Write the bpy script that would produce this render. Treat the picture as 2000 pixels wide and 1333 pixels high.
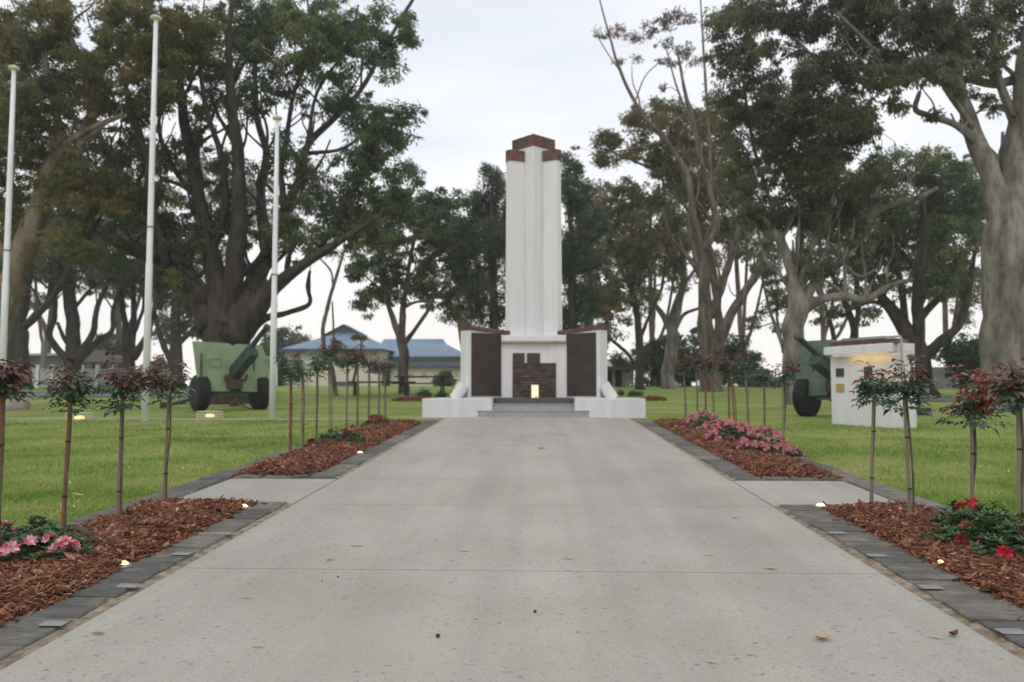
import bpy, bmesh, math, random
import numpy as np
from mathutils import Vector, Matrix, noise
R = math.radians
rng = np.random.default_rng(7); random.seed(7)
for o in list(bpy.data.objects): bpy.data.objects.remove(o)
S = bpy.context.scene; COL = S.collection
HAZE = .0013

# ------------------------------------------------------------------ camera
F = 1525.0; EYE = 1.2                      # focal length in px of a 2000 px wide frame, eye height
YAW = math.atan(57/F); PIT = math.atan(90.5/F)
cd = bpy.data.cameras.new('camera'); cam = bpy.data.objects.new('camera', cd); COL.objects.link(cam)
cd.sensor_width = 36; cd.lens = 36*F/2000; cd.clip_start = .1; cd.clip_end = 2000
cam.location = (0, 0, EYE); cam.rotation_euler = (R(90)+PIT, 0, YAW); S.camera = cam
cd.dof.use_dof = True; cd.dof.focus_distance = 4.2; cd.dof.aperture_fstop = 2.5
S.render.resolution_x = 1024; S.render.resolution_y = 682
# ------------------------------------------------------------------ sky and light (overcast, late day)
SUN_EL, SUN_ROT = R(48), R(200)
W = bpy.data.worlds.new("World"); S.world = W; W.use_nodes = True
nt = W.node_tree; N = nt.nodes; L = nt.links; N.clear()
out = N.new('ShaderNodeOutputWorld'); bg = N.new('ShaderNodeBackground'); bg.inputs['Strength'].default_value = .1
sky = N.new('ShaderNodeTexSky'); sky.sky_type = 'NISHITA'; sky.sun_disc = False
sky.sun_elevation = SUN_EL; sky.sun_rotation = SUN_ROT
tc = N.new('ShaderNodeTexCoord'); mp = N.new('ShaderNodeMapping'); mp.inputs['Scale'].default_value = (1.2, 1.2, 4.0)
nz = N.new('ShaderNodeTexNoise'); nz.inputs['Scale'].default_value = 2.0; nz.inputs['Detail'].default_value = 5; nz.inputs['Roughness'].default_value = .5
cr = N.new('ShaderNodeValToRGB'); cr.color_ramp.elements[0].position = .32; cr.color_ramp.elements[1].position = .68
cr.color_ramp.elements[0].color = (.75, .805, .89, 1); cr.color_ramp.elements[1].color = (.98, .985, 1.0, 1)
sep = N.new('ShaderNodeSeparateXYZ'); mr = N.new('ShaderNodeMapRange')      # overcast: whiter and warmer near the horizon
mr.inputs['From Min'].default_value = .0; mr.inputs['From Max'].default_value = .30
mr.inputs['To Min'].default_value = 1; mr.inputs['To Max'].default_value = 0
mh = N.new('ShaderNodeMixRGB'); mh.inputs['Color2'].default_value = (1.08, 1.05, 1.02, 1)
mul = N.new('ShaderNodeMixRGB'); mul.blend_type = 'MULTIPLY'; mul.inputs['Fac'].default_value = 1; mul.inputs['Color2'].default_value = (11.6, 11.5, 11.4, 1)
mx = N.new('ShaderNodeMixRGB'); mx.inputs['Fac'].default_value = .94
L.new(tc.outputs['Generated'], mp.inputs['Vector']); L.new(mp.outputs['Vector'], nz.inputs['Vector']); L.new(nz.outputs['Fac'], cr.inputs['Fac'])
L.new(tc.outputs['Generated'], sep.inputs[0]); L.new(sep.outputs['Z'], mr.inputs['Value']); L.new(mr.outputs[0], mh.inputs['Fac'])
L.new(cr.outputs['Color'], mh.inputs['Color1']); L.new(mh.outputs['Color'], mul.inputs['Color1'])
L.new(sky.outputs['Color'], mx.inputs['Color1']); L.new(mul.outputs['Color'], mx.inputs['Color2'])
L.new(mx.outputs['Color'], bg.inputs['Color']); L.new(bg.outputs[0], out.inputs[0])
sd = bpy.data.lights.new('sun', 'SUN'); sd.energy = .6; sd.angle = R(25); sd.color = (1, .96, .9)
so = bpy.data.objects.new('sun', sd); COL.objects.link(so)
so.rotation_euler = (R(90)-SUN_EL, 0, R(180)-SUN_ROT)
S.view_settings.view_transform = 'Standard'; S.view_settings.look = 'None'
S.view_settings.exposure = 0; S.view_settings.gamma = 1
try: S.cycles.use_denoising = True
except Exception: pass

# ------------------------------------------------------------------ where things stand
def gz(y):                                  # height of the gently rising park
    if y <= 20: return .0289*y
    if y <= 70: t = y-20; return .578+.0289*t-.00026*t*t
    return .578+.0289*50-.00026*2500-.004*(y-70)
def ray(px, py):
    x = (px-1000)/F; y = (666.5-py)/F
    fy = math.cos(PIT)-y*math.sin(PIT); fz = math.sin(PIT)+y*math.cos(PIT)
    c, s = math.cos(YAW), math.sin(YAW)
    return x*c-fy*s, x*s+fy*c, fz
def P(px, py, d):
    r = ray(px, py); t = d/r[1]; return Vector((r[0]*t, d, EYE+r[2]*t))
def G(px, py):
    r = ray(px, py); t = .5
    while t < 200 and EYE+r[2]*t > gz(r[1]*t): t += .02
    return Vector((r[0]*t, r[1]*t, gz(r[1]*t)))
def GX(px, d):
    r = ray(px, 757); t = d/r[1]; return Vector((r[0]*t, d, gz(d)))

# ------------------------------------------------------------------ materials
def newmat(name):
    m = bpy.data.materials.new(name); m.use_nodes = True
    return m, m.node_tree.nodes, m.node_tree.links, m.node_tree.nodes['Principled BSDF']
def ramp(n, stops):
    c = n.new('ShaderNodeValToRGB'); e = c.color_ramp.elements
    e[0].position, e[0].color = stops[0][0], (*stops[0][1], 1); e[1].position, e[1].color = stops[-1][0], (*stops[-1][1], 1)
    for p, col in stops[1:-1]: k = e.new(p); k.color = (*col, 1)
    return c
def noise_tex(n, l, scale, detail=5, rough=.6, stretch=None, coord='Object'):
    t = n.new('ShaderNodeTexCoord'); m = n.new('ShaderNodeMapping'); x = n.new('ShaderNodeTexNoise')
    x.inputs['Scale'].default_value = scale; x.inputs['Detail'].default_value = detail; x.inputs['Roughness'].default_value = rough
    if stretch: m.inputs['Scale'].default_value = stretch
    l.new(t.outputs[coord], m.inputs[0]); l.new(m.outputs[0], x.inputs['Vector']); return x
def noisy(name, stops, scale=4, rough=.8, bump=.0, bscale=None, stretch=None, metallic=0, detail=6):
    m, n, l, b = newmat(name); x = noise_tex(n, l, scale, detail, stretch=stretch); c = ramp(n, stops)
    l.new(x.outputs['Fac'], c.inputs['Fac']); l.new(c.outputs[0], b.inputs['Base Color'])
    b.inputs['Roughness'].default_value = rough; b.inputs['Metallic'].default_value = metallic
    if bump:
        y = noise_tex(n, l, bscale or scale*3, 6, stretch=stretch); bp = n.new('ShaderNodeBump'); bp.inputs['Strength'].default_value = bump
        bp.inputs['Distance'].default_value = .02
        l.new(y.outputs['Fac'], bp.inputs['Height']); l.new(bp.outputs[0], b.inputs['Normal'])
    return m
def leafmat(name, stops, transl=.3, nscale=.5, rough=.55):
    m, n, l, b = newmat(name); g = n.new('ShaderNodeNewGeometry'); x = noise_tex(n, l, nscale, 3)
    a = n.new('ShaderNodeMath'); a.operation = 'MULTIPLY_ADD'; a.inputs[1].default_value = .5
    a2 = n.new('ShaderNodeMath'); a2.operation = 'MULTIPLY_ADD'; a2.inputs[1].default_value = 2.4; a2.inputs[2].default_value = -.95
    l.new(x.outputs['Fac'], a2.inputs[0]); l.new(g.outputs['Random Per Island'], a.inputs[0]); l.new(a2.outputs[0], a.inputs[2])
    c = ramp(n, stops); l.new(a.outputs[0], c.inputs['Fac']); l.new(c.outputs[0], b.inputs['Base Color'])
    b.inputs['Roughness'].default_value = rough
    t = n.new('ShaderNodeBsdfTranslucent'); l.new(c.outputs[0], t.inputs['Color'])
    mxs = n.new('ShaderNodeMixShader'); mxs.inputs[0].default_value = transl
    o = n['Material Output']; l.new(b.outputs[0], mxs.inputs[1]); l.new(t.outputs[0], mxs.inputs[2]); l.new(mxs.outputs[0], o.inputs['Surface'])
    return m
def island(name, stops, rough=.85, transl=0):
    m, n, l, b = newmat(name); g = n.new('ShaderNodeNewGeometry'); c = ramp(n, stops)
    l.new(g.outputs['Random Per Island'], c.inputs['Fac']); l.new(c.outputs[0], b.inputs['Base Color']); b.inputs['Roughness'].default_value = rough
    if transl:
        t = n.new('ShaderNodeBsdfTranslucent'); l.new(c.outputs[0], t.inputs['Color'])
        mxs = n.new('ShaderNodeMixShader'); mxs.inputs[0].default_value = transl
        l.new(b.outputs[0], mxs.inputs[1]); l.new(t.outputs[0], mxs.inputs[2]); l.new(mxs.outputs[0], n['Material Output'].inputs['Surface'])
    return m
def glow(name, col, strength):
    m, n, l, b = newmat(name); b.inputs['Base Color'].default_value = (*col, 1)
    b.inputs['Emission Color'].default_value = (*col, 1); b.inputs['Emission Strength'].default_value = strength; return m

def lawn_material():
    m, n, l, b = newmat('lawn_grass')
    a = noise_tex(n, l, .55, 6, .65); c = ramp(n, [(.3, (.165, .235, .05)), (.5, (.25, .305, .08)), (.7, (.36, .36, .14))])
    f = noise_tex(n, l, 60, 4, .8, stretch=(1, .6, 1)); fr = ramp(n, [(.3, (.55, .55, .55)), (.7, (1.35, 1.35, 1.35))])
    st = noise_tex(n, l, 1.4, 4, .6, stretch=(.35, 1.6, 1)); sr = ramp(n, [(.35, (.80, .86, .8)), (.65, (1.15, 1.1, 1.2))])
    x = n.new('ShaderNodeMixRGB'); x.blend_type = 'MULTIPLY'; x.inputs[0].default_value = 1
    x2 = n.new('ShaderNodeMixRGB'); x2.blend_type = 'MULTIPLY'; x2.inputs[0].default_value = 1
    l.new(a.outputs[0], c.inputs[0]); l.new(f.outputs[0], fr.inputs[0]); l.new(st.outputs[0], sr.inputs[0])
    l.new(c.outputs[0], x.inputs[1]); l.new(fr.outputs[0], x.inputs[2]); l.new(x.outputs[0], x2.inputs[1]); l.new(sr.outputs[0], x2.inputs[2])
    l.new(x2.outputs[0], b.inputs['Base Color']); b.inputs['Roughness'].default_value = .95; b.inputs['Specular IOR Level'].default_value = .1
    bp = n.new('ShaderNodeBump'); bp.inputs['Strength'].default_value = .6; bp.inputs['Distance'].default_value = .03
    l.new(f.outputs[0], bp.inputs['Height']); l.new(bp.outputs[0], b.inputs['Normal']); return m
def concrete_material():
    m, n, l, b = newmat('path_concrete')
    a = noise_tex(n, l, 1.1, 7, .6); c = ramp(n, [(.3, (.335, .312, .27)), (.7, (.42, .395, .35))])
    s = noise_tex(n, l, 3.6, 3, .5, stretch=(1, .05, 1)); sr = ramp(n, [(.35, (.93, .93, .93)), (.65, (1.07, 1.07, 1.07))])
    g = noise_tex(n, l, 90, 5, .85); gr = ramp(n, [(.3, (.74, .74, .75)), (.7, (1.22, 1.22, 1.21))])
    def mulc(p, q):
        x = n.new('ShaderNodeMixRGB'); x.blend_type = 'MULTIPLY'; x.inputs[0].default_value = 1; l.new(p, x.inputs[1]); l.new(q, x.inputs[2]); return x.outputs[0]
    for t, r in ((a, c), (s, sr), (g, gr)): l.new(t.outputs[0], r.inputs[0])
    col = mulc(mulc(c.outputs[0], sr.outputs[0]), gr.outputs[0])
    # dark pits and flecks in the exposed surface
    def flecks(scale, thr, seed):
        tcn = n.new('ShaderNodeTexCoord'); mpn = n.new('ShaderNodeMapping'); mpn.inputs['Location'].default_value = (seed, seed*2, 0); mpn.inputs['Scale'].default_value = (.75, 1.3, 1)
        w = n.new('ShaderNodeTexNoise'); w.inputs['Scale'].default_value = scale*.6
        ad = n.new('ShaderNodeMixRGB'); ad.inputs[0].default_value = .045
        v = n.new('ShaderNodeTexVoronoi'); v.inputs['Scale'].default_value = scale
        l.new(tcn.outputs['Object'], mpn.inputs[0]); l.new(mpn.outputs[0], w.inputs['Vector']); l.new(mpn.outputs[0], ad.inputs[1]); l.new(w.outputs['Color'], ad.inputs[2]); l.new(ad.outputs[0], v.inputs['Vector'])
        sp = n.new('ShaderNodeSeparateColor'); l.new(v.outputs['Color'], sp.inputs[0])
        k = n.new('ShaderNodeMath'); k.operation = 'MULTIPLY'; k.inputs[1].default_value = thr; l.new(sp.outputs[0], k.inputs[0])
        pw = n.new('ShaderNodeMath'); pw.operation = 'POWER'; pw.inputs[1].default_value = 2.2; l.new(sp.outputs[0], pw.inputs[0])
        k.inputs[0].default_value = 0; l.new(pw.outputs[0], k.inputs[0])
        lt = n.new('ShaderNodeMapRange'); l.new(v.outputs['Distance'], lt.inputs[0]); l.new(k.outputs[0], lt.inputs[2])
        lt.inputs[1].default_value = 0; lt.inputs[3].default_value = 1; lt.inputs[4].default_value = 0
        return lt.outputs[0]
    pn = noise_tex(n, l, 1.3, 3, .5); pr = ramp(n, [(.30, (.15, .15, .15)), (.52, (1, 1, 1))]); l.new(pn.outputs[0], pr.inputs[0])
    for sc, thr, sdv, fc in ((24, .38, 3, (.11, .10, .09)), (50, .5, 9, (.15, .14, .13))):
        x = n.new('ShaderNodeMixRGB'); fl = flecks(sc, thr, sdv)
        q = n.new('ShaderNodeMath'); q.operation = 'MULTIPLY'; l.new(fl, q.inputs[0]); l.new(pr.outputs[0], q.inputs[1])
        l.new(q.outputs[0], x.inputs[0]); l.new(col, x.inputs[1]); x.inputs[2].default_value = (*fc, 1); col = x.outputs[0]
    l.new(col, b.inputs['Base Color']); b.inputs['Roughness'].default_value = .85
    bp = n.new('ShaderNodeBump'); bp.inputs['Strength'].default_value = .25; bp.inputs['Distance'].default_value = .004
    l.new(g.outputs[0], bp.inputs['Height']); l.new(bp.outputs[0], b.inputs['Normal']); return m
def brick_material(name, axis_scale=(1, 1, 1), course=.25):
    m, n, l, b = newmat(name)
    t = n.new('ShaderNodeTexCoord'); mpn = n.new('ShaderNodeMapping'); mpn.inputs['Rotation'].default_value = (R(90), 0, 0)
    br = n.new('ShaderNodeTexBrick'); br.inputs['Scale'].default_value = 1; br.inputs['Brick Width'].default_value = .115; br.inputs['Row Height'].default_value = course
    br.inputs['Mortar Size'].default_value = .006; br.offset = 0
    br.inputs['Color1'].default_value = (.17, .056, .038, 1); br.inputs['Color2'].default_value = (.055, .032, .03, 1); br.inputs['Mortar'].default_value = (.10, .06, .05, 1)
    l.new(t.outputs['Object'], mpn.inputs[0]); l.new(mpn.outputs[0], br.inputs['Vector'])
    x = noise_tex(n, l, 14, 4); rr = ramp(n, [(.3, (.7, .7, .7)), (.7, (1.3, 1.3, 1.3))]); l.new(x.outputs[0], rr.inputs[0])
    q = n.new('ShaderNodeMixRGB'); q.blend_type = 'MULTIPLY'; q.inputs[0].default_value = 1
    l.new(br.outputs['Color'], q.inputs[1]); l.new(rr.outputs[0], q.inputs[2]); l.new(q.outputs[0], b.inputs['Base Color']); b.inputs['Roughness'].default_value = .6
    return m
def white_wall(name, base=(.72, .71, .72), dirty=(.67, .655, .65), streak=True, blot=.0):
    m, n, l, b = newmat(name)
    x = noise_tex(n, l, 2.2, 6, .6, stretch=(3.0, 3.0, .35)); c = ramp(n, [(.35, dirty), (.6, base)])
    l.new(x.outputs[0], c.inputs[0]); col = c.outputs[0]
    if blot:
        y = noise_tex(n, l, 7, 6, .7, stretch=(1, 1, .6)); r2 = ramp(n, [(.66, (0, 0, 0)), (.72, (1, 1, 1))]); l.new(y.outputs[0], r2.inputs[0])
        k = n.new('ShaderNodeMath'); k.operation = 'MULTIPLY'; k.inputs[1].default_value = blot; l.new(r2.outputs[0], k.inputs[0])
        q = n.new('ShaderNodeMixRGB'); l.new(k.outputs[0], q.inputs[0]); l.new(col, q.inputs[1]); q.inputs[2].default_value = (.30, .27, .2, 1); col = q.outputs[0]
    l.new(col, b.inputs['Base Color']); b.inputs['Roughness'].default_value = .7
    f = noise_tex(n, l, 40, 4); bp = n.new('ShaderNodeBump'); bp.inputs['Strength'].default_value = .15; bp.inputs['Distance'].default_value = .01
    l.new(f.outputs[0], bp.inputs['Height']); l.new(bp.outputs[0], b.inputs['Normal']); return m
def names_panel(name, base, letter, row=.03, amount=.5, scale=1):        # cast bronze panel with rows of small raised lettering
    m, n, l, b = newmat(name)
    t = n.new('ShaderNodeTexCoord'); sp = n.new('ShaderNodeSeparateXYZ'); l.new(t.outputs['Object'], sp.inputs[0])
    w = n.new('ShaderNodeMath'); w.operation = 'PINGPONG'; w.inputs[1].default_value = row; l.new(sp.outputs['Z'], w.inputs[0])
    th = n.new('ShaderNodeMath'); th.operation = 'GREATER_THAN'; th.inputs[1].default_value = row*.5; l.new(w.outputs[0], th.inputs[0])
    x = noise_tex(n, l, 42*scale, 3, .8, stretch=(1, 1, .6)); g2 = ramp(n, [(.50, (0, 0, 0)), (.56, (1, 1, 1))]); l.new(x.outputs[0], g2.inputs[0])
    bigz = noise_tex(n, l, 3.5, 2, .5, stretch=(1, 1, 5)); g3 = ramp(n, [(.45, (0, 0, 0)), (.6, (1, 1, 1))]); l.new(bigz.outputs[0], g3.inputs[0])
    k = n.new('ShaderNodeMath'); k.operation = 'MULTIPLY'; l.new(th.outputs[0], k.inputs[0]); l.new(g2.outputs[0], k.inputs[1])
    k2 = n.new('ShaderNodeMath'); k2.operation = 'MULTIPLY'; l.new(k.outputs[0], k2.inputs[0]); l.new(g3.outputs[0], k2.inputs[1])
    k3 = n.new('ShaderNodeMath'); k3.operation = 'MULTIPLY'; k3.inputs[1].default_value = amount; l.new(k2.outputs[0], k3.inputs[0])
    q = n.new('ShaderNodeMixRGB'); l.new(k3.outputs[0], q.inputs[0])
    bn = noise_tex(n, l, 5, 5, .6, stretch=(.6, .6, 3)); br = ramp(n, [(.35, tuple(v*.75 for v in base)), (.65, tuple(v*1.3 for v in base))]); l.new(bn.outputs[0], br.inputs[0])
    l.new(br.outputs[0], q.inputs[1]); q.inputs[2].default_value = (*letter, 1)
    l.new(q.outputs[0], b.inputs['Base Color']); b.inputs['Roughness'].default_value = .65; b.inputs['Metallic'].default_value = .2; return m

def bark(name, stops, scale=3, stretch=(1, 1, .22), bump=.6, rough=.85):
    return noisy(name, stops, scale, rough, bump, scale*2.5, stretch)
M = {}
M['lawn'] = lawn_material(); M['concrete'] = concrete_material()
M['groove'] = noisy('joint_dirt', [(.3, (.05, .045, .035)), (.7, (.12, .10, .08))], 20)
M['asphalt'] = noisy('asphalt', [(.3, (.09, .09, .095)), (.7, (.15, .15, .155))], 3, .8, .3, 80)
M['sand'] = noisy('mortar_sand', [(.3, (.10, .08, .055)), (.5, (.27, .21, .145)), (.7, (.44, .37, .28))], 16, .95, .8, 60, detail=9)
M['soil'] = noisy('soil', [(.3, (.05, .025, .015)), (.7, (.13, .06, .035))], 20, .95, .8, 60)
def stone_mat():
    m, n, l, b = newmat('bluestone'); g = n.new('ShaderNodeNewGeometry'); c = ramp(n, [(0, (.07, .072, .072)), (.5, (.12, .114, .104)), (1, (.19, .17, .145))])
    l.new(g.outputs['Random Per Island'], c.inputs[0]); x = noise_tex(n, l, 5, 7, .7, stretch=(1, 2.5, 1)); r2 = ramp(n, [(.35, (.55, .57, .6)), (.55, (1.1, 1.08, 1.02)), (.68, (1.9, 1.75, 1.5))]); l.new(x.outputs[0], r2.inputs[0])
    q = n.new('ShaderNodeMixRGB'); q.blend_type = 'MULTIPLY'; q.inputs[0].default_value = 1; l.new(c.outputs[0], q.inputs[1]); l.new(r2.outputs[0], q.inputs[2])
    l.new(q.outputs[0], b.inputs['Base Color']); b.inputs['Roughness'].default_value = .6
    f = noise_tex(n, l, 16, 6); bp = n.new('ShaderNodeBump'); bp.inputs['Strength'].default_value = .7; bp.inputs['Distance'].default_value = .012
    l.new(f.outputs[0], bp.inputs['Height']); l.new(bp.outputs[0], b.inputs['Normal']); return m
M['stone'] = stone_mat()
M['chips'] = island('bark_chips', [(0, (.06, .022, .014)), (.35, (.15, .05, .025)), (.7, (.26, .092, .042)), (.93, (.35, .165, .09)), (1, (.50, .34, .22))], .9)
M['blades'] = leafmat('grass_blades', [(.05, (.13, .23, .04)), (.4, (.24, .34, .075)), (.7, (.36, .42, .12)), (.95, (.50, .47, .22)), (1, (.58, .50, .30))], .35, .8, .9)
M['white'] = white_wall('monument_render'); M['white_dirty'] = white_wall('planter_render', (.68, .69, .72), (.62, .63, .65), True, .7)
M['kiosk_white'] = white_wall('kiosk_render', (.70, .69, .69), (.62, .61, .60))
M['brick'] = brick_material('clay_brick_coping'); M['brick_kiosk'] = brick_material('kiosk_brick_coping', course=.16)
M['bronze'] = names_panel('bronze_names_panel', (.040, .026, .020), (.13, .07, .04))
M['bronze_centre'] = names_panel('bronze_centre_panel', (.036, .026, .021), (.42, .24, .15), .035, .8, 1.3)
M['bronze_dark'] = noisy('bronze_dark', [(.3, (.028, .026, .026)), (.7, (.05, .045, .042))], 8, .6)
M['step_dark'] = noisy('dark_step_stone', [(.3, (.05, .058, .065)), (.7, (.085, .095, .105))], 10, .6)
M['step'] = noisy('granolithic_step', [(.35, (.27, .27, .255)), (.65, (.42, .42, .40))], 26, .8, .2, 90)
M['copper'] = noisy('stained_drip_edge', [(.3, (.27, .18, .11)), (.7, (.42, .32, .24))], 8, .6)
M['pole'] = noisy('white_pole_paint', [(.3, (.70, .72, .74)), (.7, (.80, .81, .82))], 3, .35)
M['cream'] = noisy('cream_cap', [(.3, (.52, .50, .36)), (.7, (.66, .63, .46))], 10, .5)
M['rope'] = noisy('rope', [(.3, (.10, .09, .08)), (.7, (.2, .18, .15))], 30)
M['gun_light'] = noisy('pale_green_gun_paint', [(.25, (.14, .19, .11)), (.42, (.20, .275, .155)), (.7, (.25, .33, .195)), (.78, (.17, .12, .075))], 3.5, .6, .1)
M['gun_mid'] = noisy('grey_green_gun_paint', [(.25, (.06, .085, .065)), (.6, (.10, .14, .11)), (.8, (.08, .07, .05))], 3.5, .6, .1)
M['gun_dark'] = noisy('dark_green_gun_paint', [(.3, (.018, .042, .032)), (.7, (.04, .075, .058))], 5, .5)
M['rubber'] = noisy('tyre_rubber', [(.3, (.006, .007, .007)), (.7, (.014, .014, .013))], 12, .85)
M['rust'] = noisy('rusty_steel', [(.3, (.05, .028, .02)), (.7, (.11, .06, .04))], 9)
M['steel'] = noisy('galvanised_steel', [(.3, (.26, .27, .29)), (.7, (.38, .39, .41))], 8, .45, metallic=.5)
M['gold'] = noisy('brass_plaque', [(.3, (.33, .25, .085)), (.7, (.47, .36, .14))], 12, .5, metallic=.2)
M['plaque'] = names_panel('plaque_metal', (.27, .27, .265), (.07, .07, .07), .012, .8, 4)
M['wood_red'] = noisy('red_hardwood_stake', [(.3, (.17, .065, .035)), (.7, (.32, .14, .075))], 6, .8, .3, 30, (1, 1, .1))
M['wood_grey'] = noisy('weathered_stake', [(.3, (.15, .115, .085)), (.7, (.28, .225, .17))], 6, .8, .3, 30, (1, 1, .1))
M['stem'] = noisy('rose_stem', [(.3, (.05, .055, .03)), (.7, (.14, .12, .07))], 20, .7)
M['cane'] = noisy('rose_cane', [(.3, (.09, .035, .025)), (.7, (.12, .10, .04))], 20, .6)
M['tie'] = noisy('black_tie', [(.3, (.015, .015, .015)), (.7, (.03, .03, .03))], 20)
M['rose_green'] = island('rose_green_leaf', [(0, (.035, .075, .045)), (.5, (.065, .125, .078)), (.85, (.12, .185, .13)), (1, (.15, .2, .08))], .45, .2)
M['rose_red'] = island('rose_new_leaf', [(0, (.075, .02, .022)), (.4, (.14, .04, .036)), (.65, (.17, .085, .065)), (.82, (.22, .15, .13)), (.9, (.13, .13, .055)), (1, (.10, .15, .07))], .45, .25)
M['rose_rust'] = island('rose_rust_leaf', [(0, (.15, .03, .02)), (.5, (.30, .07, .035)), (1, (.36, .17, .12))], .45, .25)
M['shrub_leaf'] = island('shrub_leaf', [(0, (.03, .07, .025)), (.6, (.065, .14, .048)), (.9, (.12, .20, .07)), (1, (.24, .27, .08))], .45, .2)
M['pink'] = island('pink_petal', [(0, (.55, .14, .19)), (.5, (.70, .27, .32)), (1, (.80, .50, .52))], .6, .25)
M['pinkwhite'] = island('pink_white_petal', [(0, (.62, .06, .14)), (.5, (.75, .30, .38)), (1, (.82, .66, .66))], .6, .25)
M['red'] = island('red_petal', [(0, (.35, .008, .02)), (.6, (.55, .015, .035)), (1, (.70, .06, .09))], .6, .2)
M['blue_roof'] = noisy('blue_steel_roof', [(.3, (.15, .23, .33)), (.7, (.19, .28, .38))], .6, .5, stretch=(3, 1, 1))
M['blue_trim'] = noisy('dark_blue_trim', [(.3, (.05, .085, .115)), (.7, (.07, .11, .145))], 1)
M['cream_wall'] = noisy('cream_wall', [(.3, (.70, .66, .53)), (.7, (.78, .74, .61))], .7, .8)
M['glass'] = noisy('window_glass', [(.3, (.22, .25, .27)), (.7, (.34, .37, .38))], 2, .15)
M['dark'] = noisy('dark_timber', [(.3, (.025, .02, .018)), (.7, (.05, .04, .035))], 5)
M['blue_sign'] = noisy('blue_sign', [(.3, (.03, .05, .17)), (.7, (.06, .08, .25))], 3)
M['red_sign'] = noisy('red_sign', [(.3, (.25, .03, .04)), (.7, (.4, .06, .05))], 3)
M['fence'] = noisy('pale_grey_fence', [(.3, (.40, .40, .41)), (.7, (.52, .51, .52))], 2, .7)
M['grey_wall'] = noisy('grey_wall', [(.3, (.11, .115, .12)), (.7, (.17, .175, .18))], 2)
M['grey_roof'] = noisy('grey_roof', [(.3, (.30, .33, .36)), (.7, (.42, .44, .47))], 2)
M['brown_roof'] = noisy('brown_roof', [(.3, (.07, .055, .045)), (.7, (.13, .10, .085))], 3)
M['boulder'] = noisy('granite_boulder', [(.3, (.22, .17, .14)), (.7, (.38, .31, .27))], 4, .85, .6)
M['bark_dark'] = bark('dark_fissured_bark', [(.35, (.016, .013, .011)), (.65, (.065, .050, .040))], 7, (1, 1, .15), 1.0)
M['bark_mid'] = bark('brown_grey_bark', [(.35, (.04, .03, .022)), (.5, (.11, .083, .062)), (.68, (.21, .165, .13))], 5, (1, 1, .2), 1.0)
M['bark_pale'] = bark('pale_gum_bark', [(.34, (.06, .05, .038)), (.43, (.12, .105, .085)), (.52, (.18, .16, .135)), (.60, (.26, .235, .205)), (.70, (.17, .15, .12))], 2.6, (1.2, 1.2, .4), .5)
M['bark_tan'] = bark('tan_gum_bark', [(.3, (.06, .045, .03)), (.45, (.14, .105, .075)), (.6, (.20, .16, .12)), (.72, (.33, .29, .25))], 3.0, (1.2, 1.2, .6), .7)
M['leaf_olive'] = leafmat('leaf_olive_mat', [(.1, (.07, .08, .035)), (.4, (.14, .15, .05)), (.7, (.23, .21, .07)), (1, (.30, .18, .08))], .5, .45)
M['leaf_dark'] = leafmat('leaf_dark_mat', [(.1, (.06, .075, .05)), (.45, (.11, .13, .075)), (.75, (.175, .175, .085)), (1, (.24, .21, .10))], .5, .5)
M['leaf_green'] = leafmat('leaf_green_mat', [(.1, (.055, .08, .045)), (.45, (.105, .145, .07)), (.75, (.15, .21, .07)), (1, (.24, .22, .09))], .5, .5)
M['leaf_rust'] = leafmat('leaf_rust_mat', [(.15, (.13, .10, .085)), (.5, (.22, .145, .12)), (.8, (.27, .18, .15)), (1, (.2, .18, .10))], .5)
M['leaf_pine'] = leafmat('leaf_pine_mat', [(.15, (.05, .078, .05)), (.6, (.09, .125, .08)), (1, (.16, .17, .09))], .35)
M['leaf_pale'] = leafmat('pale_bush_leaf', [(.15, (.07, .10, .05)), (.6, (.14, .17, .09)), (1, (.22, .22, .13))], .3)
M['leaf_hedge'] = leafmat('hedge_leaf', [(.15, (.02, .045, .018)), (.6, (.045, .085, .03)), (1, (.08, .12, .045))], .2)
M['topiary'] = leafmat('clipped_leaf', [(.15, (.04, .09, .03)), (.6, (.08, .15, .045)), (1, (.12, .19, .06))], .2)

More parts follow.
